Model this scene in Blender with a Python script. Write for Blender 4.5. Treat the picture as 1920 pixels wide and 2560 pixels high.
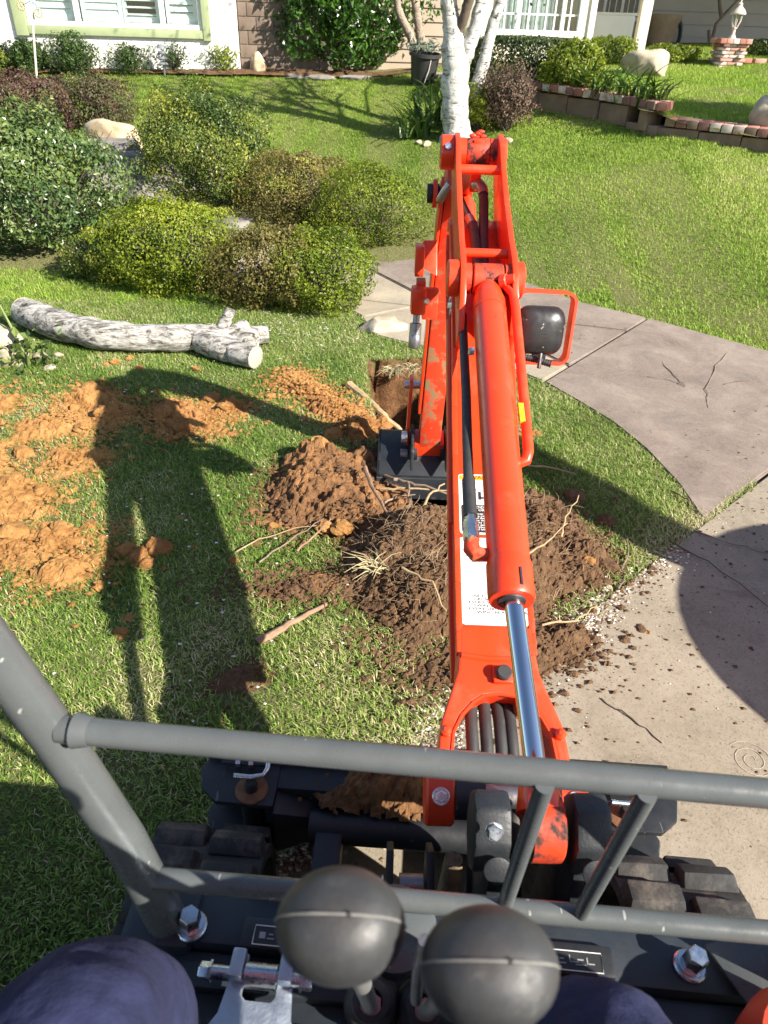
import bpy, bmesh, math, random
import numpy as np
from mathutils import Vector, Matrix, Quaternion
random.seed(7); RNG = np.random.default_rng(11)
S = bpy.context.scene; COL = S.collection
for o in list(bpy.data.objects): bpy.data.objects.remove(o)

# ------------------------------------------------------------------ camera
FPX, PITCH, ROLL, CAMH = 1775.0, math.radians(34.5), math.radians(1.9), 1.6
CAM = Vector((0, 0, CAMH))
_r0 = Vector((1, 0, 0)); _u0 = Vector((0, math.sin(PITCH), math.cos(PITCH))); CF = Vector((0, math.cos(PITCH), -math.sin(PITCH)))
CR = math.cos(ROLL)*_r0 + math.sin(ROLL)*_u0; CU = -math.sin(ROLL)*_r0 + math.cos(ROLL)*_u0
cd = bpy.data.cameras.new('camera'); cam = bpy.data.objects.new('camera', cd); COL.objects.link(cam)
cam.matrix_world = Matrix(((CR.x, CU.x, -CF.x, 0), (CR.y, CU.y, -CF.y, 0), (CR.z, CU.z, -CF.z, CAMH), (0, 0, 0, 1)))
cd.sensor_fit = 'VERTICAL'; cd.sensor_height = 9.9; cd.sensor_width = 7.425; cd.lens = 9.9*FPX/2560
cd.clip_start = 0.02; cd.clip_end = 2000
cd.dof.use_dof = True; cd.dof.focus_distance = 2.1; cd.dof.aperture_fstop = 2.5
S.camera = cam
# ------------------------------------------------------------------ sky and sun
SUNV = Vector((1.66, -1.10, 1.29)).normalized()          # towards the sun
w = bpy.data.worlds.new('World'); S.world = w; w.use_nodes = True
nt = w.node_tree; bg = nt.nodes['Background']; sky = nt.nodes.new('ShaderNodeTexSky'); sky.sky_type = 'NISHITA'
sky.sun_disc = False; sky.sun_elevation = math.asin(SUNV.z); sky.sun_rotation = math.atan2(SUNV.x, SUNV.y)
sky.air_density = 1.0; sky.dust_density = 0.6
nt.links.new(sky.outputs[0], bg.inputs[0]); bg.inputs[1].default_value = 0.075
sl = bpy.data.lights.new('sun', 'SUN'); sl.energy = 5.0; sl.angle = math.radians(0.53); sl.color = (1.0, 0.93, 0.82)
so = bpy.data.objects.new('sun', sl); COL.objects.link(so); so.location = SUNV*30
so.rotation_euler = (-SUNV).to_track_quat('-Z', 'Y').to_euler()
S.render.engine = 'CYCLES'
S.view_settings.view_transform = 'Standard'; S.view_settings.look = 'None'; S.view_settings.gamma = 1
S.view_settings.use_curve_mapping = False
S.view_settings.exposure = 1.38

# ------------------------------------------------------------------ pixel helpers (photograph pixels, 1920 x 2560)
def ray(px, py): return CF + CR*((px-960)/FPX) + CU*((1280-py)/FPX)
def PD(px, py, d): return CAM + ray(px, py)*d
def PZ(px, py, z=0.0): r = ray(px, py); return CAM + r*((z-CAMH)/r.z)
def PY(px, py, y): r = ray(px, py); return CAM + r*(y/r.y)
def PP(px, py, p0, n): r = ray(px, py); return CAM + r*((Vector(p0)-CAM).dot(n)/r.dot(n))
def PG(px, py, fn):
    r = ray(px, py); t = .5
    while t < 60:
        p = CAM + r*t
        if p.z < fn(p.x, p.y): break
        t += .02
    return CAM + r*t
def V(*a): return Vector(a)
# ------------------------------------------------------------------ mesh builder
class MB:
    def __init__(s): s.v = []; s.f = []
    def add(s, vs, fs):
        b = len(s.v); s.v += [tuple(p) for p in vs]; s.f += [tuple(i+b for i in f) for f in fs]; return s
    def hexa(s, p):      # 8 points: bottom 4 ccw, top 4 ccw
        return s.add(p, [(3,2,1,0),(4,5,6,7),(0,1,5,4),(1,2,6,5),(2,3,7,6),(3,0,4,7)])
    def box(s, c, sz, m=None):
        c = Vector(c); hx, hy, hz = sz[0]/2, sz[1]/2, sz[2]/2
        pts = [Vector((x*hx, y*hy, z*hz)) for z in (-1,1) for x, y in ((-1,-1),(1,-1),(1,1),(-1,1))]
        if m is not None: pts = [m @ p for p in pts]
        return s.hexa([p+c for p in pts])
    def tube(s, pts, r, n=12, cap=True, ell=None):
        pts = [Vector(p) for p in pts]; k = len(pts)
        rs = r if isinstance(r, (list, tuple)) else [r]*k
        b = len(s.v); prev = None
        for i, p in enumerate(pts):
            t = (pts[min(i+1, k-1)] - pts[max(i-1, 0)])
            t = t.normalized() if t.length > 1e-9 else Vector((0,0,1))
            if prev is None:
                a = Vector((0,0,1)) if abs(t.z) < .9 else Vector((1,0,0))
                u = t.cross(a).normalized()
            else:
                u = (prev - t*prev.dot(t)).normalized()
            prev = u; vv = t.cross(u)
            for j in range(n):
                an = 2*math.pi*j/n
                q = p + u*(math.cos(an)*rs[i]) + vv*(math.sin(an)*rs[i]*(ell or 1)); s.v.append(tuple(q))
        for i in range(k-1):
            for j in range(n):
                j2 = (j+1) % n
                s.f.append((b+i*n+j, b+i*n+j2, b+(i+1)*n+j2, b+(i+1)*n+j))
        if cap:
            s.f.append(tuple(b+j for j in range(n-1, -1, -1))); s.f.append(tuple(b+(k-1)*n+j for j in range(n)))
        return s
    def cyl(s, p0, p1, r0, r1=None, n=20): return s.tube([p0, p1], [r0, r1 if r1 is not None else r0], n)
    def prism(s, poly, ex):   # poly: list of 3D points (planar), ex: extrusion vector
        n = len(poly); ex = Vector(ex); P = [Vector(p) for p in poly]
        return s.add(P + [p+ex for p in P], [tuple(range(n-1,-1,-1)), tuple(range(n, 2*n))] + [(i, (i+1) % n, n+(i+1) % n, n+i) for i in range(n)])
    def lathe(s, prof, o, ax=(0,0,1), n=24):   # prof: (radius, height)
        o = Vector(o); ax = Vector(ax).normalized(); a = Vector((1,0,0)) if abs(ax.x) < .9 else Vector((0,1,0))
        u = ax.cross(a).normalized(); vv = ax.cross(u); b = len(s.v); k = len(prof)
        for r, h in prof:
            for j in range(n):
                an = 2*math.pi*j/n; s.v.append(tuple(o + ax*h + u*(r*math.cos(an)) + vv*(r*math.sin(an))))
        for i in range(k-1):
            for j in range(n):
                j2 = (j+1) % n; s.f.append((b+i*n+j, b+i*n+j2, b+(i+1)*n+j2, b+(i+1)*n+j))
        s.f.append(tuple(b+j for j in range(n-1,-1,-1))); s.f.append(tuple(b+(k-1)*n+j for j in range(n)))
        return s
    def hexbolt(s, p, ax, r, h, washer=1.5):
        p = Vector(p); ax = Vector(ax).normalized()
        if washer: s.lathe([(r*washer, 0), (r*washer, h*.18), (r*washer*.96, h*.22)], p, ax, 20)
        s.lathe([(r, h*.22), (r, h*.9), (r*.88, h)], p, ax, 6); return s
    def ball(s, c, r, n=16, m=10, sc=(1,1,1)):
        c = Vector(c); b = len(s.v)
        for i in range(1, m):
            th = math.pi*i/m
            for j in range(n):
                ph = 2*math.pi*j/n
                s.v.append((c.x+r*sc[0]*math.sin(th)*math.cos(ph), c.y+r*sc[1]*math.sin(th)*math.sin(ph), c.z+r*sc[2]*math.cos(th)))
        s.v.append((c.x, c.y, c.z+r*sc[2])); s.v.append((c.x, c.y, c.z-r*sc[2])); T = b+(m-1)*n; B = T+1
        for i in range(m-2):
            for j in range(n):
                j2 = (j+1) % n; s.f.append((b+i*n+j, b+(i+1)*n+j, b+(i+1)*n+j2, b+i*n+j2))
        for j in range(n):
            j2 = (j+1) % n; s.f.append((T, b+j, b+j2)); s.f.append((B, b+(m-2)*n+j2, b+(m-2)*n+j))
        return s
    def mesh(s, name, bevel=0, sharp=38, seg=2, fixn=True):
        bm = bmesh.new(); vs = [bm.verts.new(p) for p in s.v]
        for f in s.f:
            try: bm.faces.new([vs[i] for i in f])
            except ValueError: pass
        if fixn: bmesh.ops.recalc_face_normals(bm, faces=bm.faces)
        an = math.radians(sharp)
        if bevel:
            es = [e for e in bm.edges if len(e.link_faces) == 2 and e.calc_face_angle(0) > an]
            bmesh.ops.bevel(bm, geom=es, offset=bevel, segments=seg, affect='EDGES', profile=.6, clamp_overlap=True)
        for f in bm.faces: f.smooth = True
        for e in bm.edges:
            if len(e.link_faces) == 2 and e.calc_face_angle(0) > an: e.smooth = False
        me = bpy.data.meshes.new(name); bm.to_mesh(me); bm.free(); return me
def link(name, me, mat=None, parent=None):
    o = bpy.data.objects.new(name, me); COL.objects.link(o)
    if mat is not None and me is not None and len(me.materials) == 0: me.materials.append(mat)
    if parent is not None: setparent(o, parent)
    return o
def worldloc(p):
    l = Vector((0,0,0))
    while p is not None: l = l + p.location; p = p.parent
    return l
def setparent(o, parent):
    o.parent = parent; o.location = o.location - worldloc(parent)     # roots carry no rotation or scale
def part(name, mb, mat, parent=None, bevel=0, sharp=38, seg=2, label=None):
    o = link(name, mb.mesh(name, bevel, sharp, seg), mat, parent)
    if label: o['label'] = label
    return o
def tag(o, label, cat, group=None, kind=None):
    o['label'] = label; o['category'] = cat
    if group: o['group'] = group
    if kind: o['kind'] = kind
    return o
def thing(name, label, cat, loc=(0,0,0), group=None):
    o = bpy.data.objects.new(name, None); COL.objects.link(o); o.location = loc; o.empty_display_size = .05
    return tag(o, label, cat, group)
def struct(o): o['kind'] = 'structure'; return o
def npmesh(name, verts, faces, mat=None, attrs=None, smooth=False):
    """verts (n,3), faces list of (m,k) int arrays"""
    me = bpy.data.meshes.new(name); verts = np.asarray(verts, np.float32)
    me.vertices.add(len(verts)); me.vertices.foreach_set('co', verts.ravel())
    fl = [np.asarray(f, np.int32) for f in faces if len(f)]
    loops = np.concatenate([f.ravel() for f in fl]); tot = np.concatenate([np.full(len(f), f.shape[1], np.int32) for f in fl])
    st = np.concatenate([[0], np.cumsum(tot)[:-1]]).astype(np.int32)
    me.loops.add(len(loops)); me.loops.foreach_set('vertex_index', loops)
    me.polygons.add(len(tot)); me.polygons.foreach_set('loop_start', st); me.polygons.foreach_set('loop_total', tot)
    me.polygons.foreach_set('use_smooth', np.full(len(tot), smooth))
    for k, a in (attrs or {}).items():
        at = me.attributes.new(k, 'FLOAT', 'POINT'); at.data.foreach_set('value', np.asarray(a, np.float32))
    me.update(calc_edges=True); me.validate()
    if mat: me.materials.append(mat)
    return me
# ------------------------------------------------------------------ numpy noise
def _h(ix, iy, sd):
    n = (ix.astype(np.int64)*374761393 + iy.astype(np.int64)*668265263 + sd*974711) & 0x7fffffff
    n = ((n ^ (n >> 13))*1274126177) & 0x7fffffff
    return ((n ^ (n >> 16)) & 0xffff)/65535.0
def vnoise(x, y, sd=0):
    ix = np.floor(x); iy = np.floor(y); fx = x-ix; fy = y-iy; fx = fx*fx*(3-2*fx); fy = fy*fy*(3-2*fy)
    a = _h(ix, iy, sd); b = _h(ix+1, iy, sd); c = _h(ix, iy+1, sd); d = _h(ix+1, iy+1, sd)
    return (a*(1-fx)+b*fx)*(1-fy) + (c*(1-fx)+d*fx)*fy
def fbm(x, y, sc=1.0, oc=4, sd=0):
    t = 0; am = .5; x = np.asarray(x, float)*sc; y = np.asarray(y, float)*sc
    for i in range(oc): t = t + am*vnoise(x+17.3*i, y-9.1*i, sd+i); x = x*2.03; y = y*2.03; am *= .5
    return t/(1-.5**oc)
# ------------------------------------------------------------------ materials
def _new(name):
    m = bpy.data.materials.new(name); m.use_nodes = True; t = m.node_tree; return m, t, t.nodes['Principled BSDF']
def N(t, typ, **kw):
    n = t.nodes.new(typ)
    for k, v in kw.items(): setattr(n, k, v)
    return n
def ramp(t, fac, stops, interp='LINEAR'):
    r = N(t, 'ShaderNodeValToRGB'); r.color_ramp.interpolation = interp; el = r.color_ramp.elements
    while len(el) < len(stops): el.new(.5)
    for e, (p, c) in zip(el, stops): e.position = p; e.color = (*c, 1) if len(c) == 3 else c
    t.links.new(fac, r.inputs[0]); return r.outputs[0]
def noise(t, sc, detail=4, rough=.55, co=None, dist=0):
    n = N(t, 'ShaderNodeTexNoise'); n.inputs['Scale'].default_value = sc; n.inputs['Detail'].default_value = detail
    n.inputs['Roughness'].default_value = rough; n.inputs['Distortion'].default_value = dist
    if co is not None: t.links.new(co, n.inputs['Vector'])
    return n.outputs['Fac']
def mix(t, fac, a, b, blend='MIX'):
    m = N(t, 'ShaderNodeMix', data_type='RGBA', blend_type=blend)
    for s, v in ((m.inputs[0], fac), (m.inputs[6], a), (m.inputs[7], b)):
        if isinstance(v, (int, float)): s.default_value = v
        elif isinstance(v, tuple): s.default_value = (*v, 1)
        else: t.links.new(v, s)
    return m.outputs[2]
def bump(t, bs, hgt, strength=.3, dist=.01):
    b = N(t, 'ShaderNodeBump'); b.inputs['Strength'].default_value = strength; b.inputs['Distance'].default_value = dist
    t.links.new(hgt, b.inputs['Height']); t.links.new(b.outputs[0], bs.inputs['Normal']); return b
def gco(t):
    g = N(t, 'ShaderNodeNewGeometry'); return g.outputs['Position']
def M(name, col, rough=.5, metal=0, var=.12, vs=8, bs=60, bst=.15, bd=.004, dirt=None, ds=6, dthr=(.6,.72), coat=0, spec=.5, rv=.1, scr=None):
    """painted / solid material with tonal variation, fine relief, optional dirt and scratches"""
    m, t, b = _new(name); co = gco(t)
    n1 = noise(t, vs, 5, .6, co)
    c0 = tuple(max(0, c*(1-var)) for c in col); c1 = tuple(min(1, c*(1+var)) for c in col)
    c = ramp(t, n1, [(.3, c0), (.7, c1)])
    rr = ramp(t, noise(t, vs*3.1, 4, .6, co), [(.3, (rough-rv,)*3), (.7, (min(1, rough+rv),)*3)])
    if dirt:
        d = ramp(t, noise(t, ds, 8, .68, co), [(dthr[0], (0,0,0)), (dthr[1], (1,1,1))])
        c = mix(t, d, c, dirt); rr = mix(t, d, rr, (.85,.85,.85))
    if scr:
        mp = N(t, 'ShaderNodeMapping'); mp.inputs['Scale'].default_value = (90, 12, 90); mp.inputs['Rotation'].default_value = (.3, .5, .7)
        t.links.new(co, mp.inputs[0])
        sn = ramp(t, noise(t, 1, 3, .5, mp.outputs[0]), [(.70, (0,0,0)), (.73, (1,1,1))])
        c = mix(t, sn, c, scr)
    t.links.new(c, b.inputs['Base Color']); t.links.new(rr, b.inputs['Roughness'])
    b.inputs['Metallic'].default_value = metal; b.inputs['Coat Weight'].default_value = coat; b.inputs['Coat Roughness'].default_value = .15
    b.inputs['Specular IOR Level'].default_value = spec
    if bst: bump(t, b, noise(t, bs, 5, .6, co), bst, bd)
    return m
def leafmat(name, stops, rough=.5, trans=.3, spec=.4):
    m, t, b = _new(name); a = N(t, 'ShaderNodeAttribute', attribute_name='rnd'); c = ramp(t, a.outputs['Fac'], stops)
    t.links.new(c, b.inputs['Base Color']); b.inputs['Roughness'].default_value = rough; b.inputs['Specular IOR Level'].default_value = spec
    tr = N(t, 'ShaderNodeBsdfTranslucent'); t.links.new(c, tr.inputs[0]); mx = N(t, 'ShaderNodeMixShader'); mx.inputs[0].default_value = trans
    t.links.new(b.outputs[0], mx.inputs[1]); t.links.new(tr.outputs[0], mx.inputs[2])
    t.links.new(mx.outputs[0], t.nodes['Material Output'].inputs[0]); return m
ORANGE = M('orange_paint', (.76,.048,.010), .34, var=.06, vs=5, bs=140, bst=.06, dirt=(.55,.080,.030), ds=9, dthr=(.54,.80), coat=.2, rv=.08, scr=(.30,.035,.015))
ORANGE_W = M('worn_orange_paint', (.66,.048,.014), .5, var=.12, vs=14, bs=90, bst=.12, dirt=(.24,.17,.08), ds=16, dthr=(.52,.62))
GREASE = M('greasy_orange', (.60,.05,.014), .45, var=.2, vs=20, bs=120, bst=.2, dirt=(.03,.02,.014), ds=22, dthr=(.46,.6))
RAIL = M('grey_rail_paint', (.085,.095,.097), .30, var=.10, vs=14, bs=160, bst=.05, scr=(.28,.29,.28), dirt=(.2,.19,.17), ds=30, dthr=(.70,.8))
BLACK = M('black_paint', (.014,.0155,.018), .5, var=.2, vs=12, bs=110, bst=.10, dirt=(.08,.07,.055), ds=10, dthr=(.62,.78), scr=(.08,.08,.08))
BLACKCAST = M('black_cast_steel', (.017,.020,.024), .52, var=.2, vs=14, bs=240, bst=.22, dirt=(.18,.14,.09), ds=18, dthr=(.63,.72))
FLOOR = M('dark_floor_panel', (.020,.026,.034), .5, var=.15, vs=10, bs=220, bst=.07, dirt=(.07,.07,.065), ds=26, dthr=(.66,.8))
RUBBER = M('black_rubber', (.026,.026,.027), .62, var=.2, vs=14, bs=200, bst=.1, dirt=(.12,.10,.08), ds=9, dthr=(.55,.75))
TRACKR = M('dusty_track_rubber', (.022,.0215,.021), .8, var=.25, vs=14, bs=90, bst=.35, dirt=(.13,.11,.09), ds=13, dthr=(.50,.72))
KNOB = M('lever_knob_plastic', (.034,.036,.038), .50, var=.18, vs=60, bs=300, bst=.08, rv=.06, dirt=(.07,.07,.068), ds=60, dthr=(.60,.75))
SEAM = M('pale_mould_line', (.16,.16,.15), .5, var=.2, vs=90, bst=0)
CHROME = M('chrome_rod', (.60,.64,.70), .05, 1, var=.03, vs=20, bst=0, rv=.02)
ZINC = M('zinc_plating', (.62,.66,.70), .30, 1, var=.12, vs=40, bs=200, bst=.08)
ZBLUE = M('zinc_cast_hinge', (.46,.52,.60), .42, .8, var=.12, vs=30, bs=220, bst=.3)
DULL = M('dull_steel', (.30,.30,.31), .4, .9, var=.2, vs=30, bst=.1)
RUST = M('rusty_washer', (.16,.075,.035), .8, .2, var=.3, vs=40, bs=120, bst=.3)
WHITE = M('white_label', (.80,.80,.78), .4, var=.03, bst=0)
INK = M('black_ink', (.02,.02,.02), .5, var=.05, bst=0)
INKG = M('grey_ink', (.30,.31,.33), .5, var=.05, bst=0)
LORANGE = M('warning_orange', (.90,.30,.02), .45, var=.04, bst=0)
YELLOW = M('yellow_mark', (.85,.62,.02), .45, var=.05, bst=0)
DENIM = M('navy_work_trousers', (.021,.025,.064), .95, var=.3, vs=22, bs=34, bst=.42, bd=.010, spec=.2, dirt=(.30,.29,.36), ds=22, dthr=(.69,.77))

def roughen(o, amp, sc, sd=0, ridge=False, stretch=(1,1,1)):
    me = o.data; n = len(me.vertices); co = np.empty(n*3, np.float32); me.vertices.foreach_get('co', co); co = co.reshape(-1,3); nr = np.empty(n*3, np.float32); me.vertices.foreach_get('normal', nr); nr = nr.reshape(-1,3)
    a = co*np.array(stretch); f = fbm(a[:,0]+.61*a[:,2]+sd, a[:,1]-.73*a[:,2], sc, 4, sd)
    f = (1-np.abs(2*f-1)*2.2) if ridge else (f-.5)*2
    me.vertices.foreach_set('co', (co+nr*(f*amp)[:,None]).ravel().astype(np.float32)); me.update(); return o
# ------------------------------------------------------------------ terrain
def _ramp(t, w=.35): return np.where(t < -w, 0., np.where(t > w, t, (t+w)**2/(4*w)))
def G(x, y):
    x = np.asarray(x, float); y = np.asarray(y, float)
    L = np.clip(6.0-.68*(x+.2), 3.9, 6.0)
    return np.minimum(.19*_ramp(y-L), 1.35)
def g1(x, y): return float(G(x, y))
WALL = [(1.15, 9.95), (1.49, 9.37), (2.19, 8.65), (2.54, 8.10), (3.52, 7.53), (5.2, 6.75), (9.0, 5.2)]   # foot of the brick retaining wall
def wally(x): return np.interp(x, [p[0] for p in WALL], [p[1] for p in WALL])
def G2(x, y):                                            # upper lawn behind that wall
    x = np.asarray(x, float); y = np.asarray(y, float); yw = wally(x)
    zt = np.interp(x, [1.15, 2.5, 2.7, 3.5, 9], [1.13, 1.02, .95, .86, .72])
    return zt + np.clip((y-yw)/4.6, 0, 1.6)*(1.26-zt) - .05
def g2(x, y): return float(G2(x, y)) if y > wally(x) and x > 1.15 else g1(x, y)
def inpoly(x, y, poly):
    x = np.asarray(x); y = np.asarray(y); c = np.zeros(x.shape, bool); n = len(poly)
    for i in range(n):
        x0, y0 = poly[i]; x1, y1 = poly[(i+1) % n]
        k = (y0 > y) != (y1 > y); c ^= k & (x < (x1-x0)*(y-y0)/((y1-y0) or 1e-9)+x0)
    return c
def dpoly(x, y, poly):                                   # signed distance, negative inside
    d = np.full(x.shape, 1e9); n = len(poly)
    for i in range(n):
        ax, ay = poly[i]; bx, by = poly[(i+1) % n]; ex, ey = bx-ax, by-ay
        t = np.clip(((x-ax)*ex+(y-ay)*ey)/(ex*ex+ey*ey), 0, 1); d = np.minimum(d, np.hypot(x-ax-t*ex, y-ay-t*ey))
    return np.where(inpoly(x, y, poly), -d, d)
HOLE = [(-.13,3.86),(.19,3.92),(.45,3.8),(.52,3.2),(.44,2.6),(.36,2.36),(.02,2.33),(-.02,2.56),(0,2.88),(-.08,3.26)]
DRIVE = [(-6.0,-4.67),(-.253,.856),(1.268,2.315),(1.691,2.708),(2.75,3.69),(5.0,5.75),(30,28),(30,-20),(-6,-20)]
WALK = [(1.268,2.335),(1.254,2.615),(1.199,2.908),(1.113,3.162),(.983,3.401),(.849,3.626),(.62,3.86),(.36,4.03),(.12,4.12),(-.10,4.25),(-.2,4.6),(-.55,5.0),
        (-1.0,5.25),(-1.6,5.55),(-2.0,6.0),(-2.5,6.6),(-2.35,7.1),(-1.7,6.75),(-1.0,6.45),(-.304,6.06),(.194,5.95),(.62,5.66),(.991,5.347),(1.332,4.97),(1.684,4.716),(2.316,4.171),(2.735,3.695)]
# piles: blobs (x, y, rx, ry, height, rot)
PILES = [
 dict(n='dirt_pile', lab='orange clay spoil heap at the far left edge of the grass', mat='clay', blobs=[(-2.02,3.05,.26,.34,.036,0),(-1.74,2.60,.32,.24,.030,.3),(-1.52,2.28,.30,.24,.036,.2),(-1.25,2.02,.26,.15,.034,.6),(-1.75,1.95,.5,.36,.06,0),(-1.36,2.62,.16,.2,.028,0),(-1.10,1.90,.14,.12,.04,0),(-1.55,2.95,.2,.18,.04,0)], cl=9000, cr=(.003,.022), sd=3),
 dict(n='dirt_pile', lab='small clay heap of big orange clods left of the boom shadow', mat='clay', blobs=[(-1.50,3.22,.12,.14,.05,0),(-1.36,3.05,.10,.11,.04,.4)], cl=1100, cr=(.003,.028), sd=5),
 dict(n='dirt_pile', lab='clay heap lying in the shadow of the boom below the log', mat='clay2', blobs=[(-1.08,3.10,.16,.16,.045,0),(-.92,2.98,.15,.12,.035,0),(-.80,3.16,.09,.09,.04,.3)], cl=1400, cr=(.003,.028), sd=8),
 dict(n='dirt_pile', lab='brown soil heap with an orange clay lump on top left of the bucket', mat='soil2', blobs=[(-.26,2.50,.24,.22,.11,.2),(-.14,2.30,.19,.18,.10,0),(-.30,2.66,.12,.09,.13,0),(-.36,2.30,.16,.16,.05,0),(-.10,2.68,.12,.14,.07,0)], cl=3200, cr=(.003,.028), sd=12),
 dict(n='dirt_pile', lab='low strip of orange clay on the grass left of the hole', mat='clay2', blobs=[(-.42,3.42,.22,.11,.06,-.6),(-.26,3.20,.20,.12,.07,-.7),(-.52,3.58,.10,.09,.04,0),(-.14,3.02,.12,.12,.07,0)], cl=1200, cr=(.003,.024), sd=15),
 dict(n='root_ball', lab='dark brown root ball of fibrous soil left of the boom foot', mat='soil', blobs=[(.14,2.08,.26,.24,.19,.2),(.16,1.84,.24,.20,.15,0),(.03,1.96,.14,.16,.12,0),(.34,1.95,.22,.3,.16,0)], cl=5000, cr=(.003,.016), sd=21),
 dict(n='dirt_pile', lab='brown soil heap right of the lift cylinder beside the driveway', mat='soil', blobs=[(.60,2.26,.19,.25,.08,-.3),(.66,2.00,.17,.14,.05,0),(.46,2.05,.2,.28,.14,0),(.74,2.10,.12,.10,.05,0)], cl=3000, cr=(.003,.020), sd=25),
 dict(n='dirt_pile', lab='thin spill of soil on the driveway edge beside the boom neck', mat='soil', blobs=[(.48,1.60,.16,.12,.05,.7),(.57,1.63,.10,.09,.05,0),(.40,1.74,.14,.14,.07,0)], cl=300, cr=(.005,.022), sd=29),
 dict(n='dirt_pile', lab='scraped bare soil patch on the grass beside the cut root', mat='soil2', blobs=[(-.25,1.85,.22,.07,.04,.35)], cl=140, cr=(.004,.015), sd=31),
 dict(n='dirt_pile', lab='thin soil scatter on the grass left of the boom neck', mat='soil', blobs=[(.22,1.48,.20,.11,.028,.1),(.12,1.62,.12,.08,.02,.2)], cl=260, cr=(.004,.016), sd=33),
 dict(n='dirt_pile', lab='small bare soil spot on the grass behind the upper guard rail', mat='soil', blobs=[(-.42,1.42,.11,.09,.03,0)], cl=90, cr=(.004,.014), sd=35),
]
def blobh(x, y, blobs):
    H = np.full(np.shape(x), -.02)
    for bx, by, rx, ry, h, ro in blobs:
        c, s_ = math.cos(ro), math.sin(ro); dx = (x-bx)*c+(y-by)*s_; dy = -(x-bx)*s_+(y-by)*c
        d = (dx/rx)**2+(dy/ry)**2; H = np.maximum(H, np.where(d < 2.2, h*np.exp(-1.5*d)*1.05 - .08*h - .012, -.02))
    return H
def soilmat(name, a, b, c, sc=26):
    m, t, bs = _new(name); co = gco(t)
    n = noise(t, sc, 8, .68, co); k = ramp(t, n, [(.30, a), (.52, b), (.72, c)])
    n2 = noise(t, 5, 4, .6, co); k = mix(t, ramp(t, n2, [(.4, (0,0,0)), (.62, (.75,.75,.75))]), k, mix(t, .5, k, c))
    t.links.new(k, bs.inputs['Base Color']); bs.inputs['Roughness'].default_value = .95; bs.inputs['Specular IOR Level'].default_value = .15
    bump(t, bs, noise(t, 130, 8, .75, co), .9, .012); return m
SOILS = dict(clay=soilmat('orange_clay', (.19,.085,.026), (.34,.170,.056), (.46,.255,.095), 20),
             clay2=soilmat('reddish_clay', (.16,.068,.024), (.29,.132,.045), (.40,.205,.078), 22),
             soil=soilmat('brown_soil', (.070,.040,.022), (.135,.078,.042), (.21,.125,.070), 30),
             soil2=soilmat('mixed_soil', (.085,.045,.024), (.17,.090,.045), (.38,.19,.075), 13))
def groundmat():
    m, t, b = _new('lawn_soil'); co = gco(t); a = N(t, 'ShaderNodeAttribute', attribute_name='soil')
    gr = ramp(t, noise(t, 60, 6, .7, co), [(.3, (.070,.080,.026)), (.5, (.17,.17,.065)), (.7, (.30,.26,.14))])
    so_ = ramp(t, noise(t, 22, 8, .7, co), [(.3, (.055,.028,.014)), (.55, (.16,.080,.036)), (.75, (.30,.155,.07))])
    t.links.new(mix(t, a.outputs['Fac'], gr, so_), b.inputs['Base Color']); b.inputs['Roughness'].default_value = .95
    b.inputs['Specular IOR Level'].default_value = .15; bump(t, b, noise(t, 70, 8, .75, co), 1., .02); return m
def gridmesh(name, xs, ys, z, mat, attrs=None, keep=None, smooth=True):
    X, Yy = np.meshgrid(xs, ys); nx, ny = len(xs), len(ys)
    v = np.stack([X, Yy, z], -1).reshape(-1, 3); i = np.arange(nx*ny).reshape(ny, nx)
    q = np.stack([i[:-1,:-1], i[:-1,1:], i[1:,1:], i[1:,:-1]], -1)
    if keep is not None: q = q[(keep[:-1,:-1]|keep[:-1,1:]|keep[1:,1:]|keep[1:,:-1])]
    q = q.reshape(-1, 4)
    if keep is not None:
        u, inv = np.unique(q.ravel(), return_inverse=True); v = v[u]; q = inv.reshape(-1, 4)
        attrs = {k: np.asarray(a).ravel()[u] for k, a in (attrs or {}).items()}
    else: attrs = {k: np.asarray(a).ravel() for k, a in (attrs or {}).items()}
    return npmesh(name, v, [q], mat, attrs, smooth)
def axis(lo, hi, st, out):
    a = np.arange(lo, hi, st); e = [out*(i/24)**2.2 for i in range(1, 25)]
    return np.concatenate([[lo-k for k in e[::-1]], a, [a[-1]+k for k in e]])
xs = axis(-2.8, 2.2, .022, 400); ys = axis(.2, 4.8, .022, 600)
X_, Y_ = np.meshgrid(xs, ys)
hd = dpoly(X_, Y_, HOLE) + (fbm(X_, Y_, 14, 3, 2)-.5)*.10
under = np.where(inpoly(X_, Y_, DRIVE) | inpoly(X_, Y_, WALK), -.035, 0) - np.where((wally(X_) < Y_) & (X_ > 1.2), .25, 0)
Zg = G(X_, Y_) + (fbm(X_, Y_, 6, 3, 5)-.5)*.02 + under
Zg = Zg - np.clip(-hd/.05, 0, 1)*(.34+.10*fbm(X_, Y_, 5, 3, 9))
soilm = np.clip((.03-hd)/.03, 0, 1)
ground = struct(link('ground', gridmesh('ground', xs, ys, Zg, groundmat(), dict(soil=soilm))))
# upper lawn terrace
xs2 = np.concatenate([np.arange(1.2, 6, .12), np.arange(6, 40, 1.5)]); ys2 = np.arange(5.0, 40, .16)
X2, Y2 = np.meshgrid(xs2, ys2); k2 = Y2 > wally(X2)+.06
struct(link('upper_lawn', gridmesh('upper_lawn', xs2, ys2, G2(X2, Y2)+(fbm(X2, Y2, 2, 3, 3)-.5)*.04, ground.data.materials[0], dict(soil=X2*0), k2)))

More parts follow.
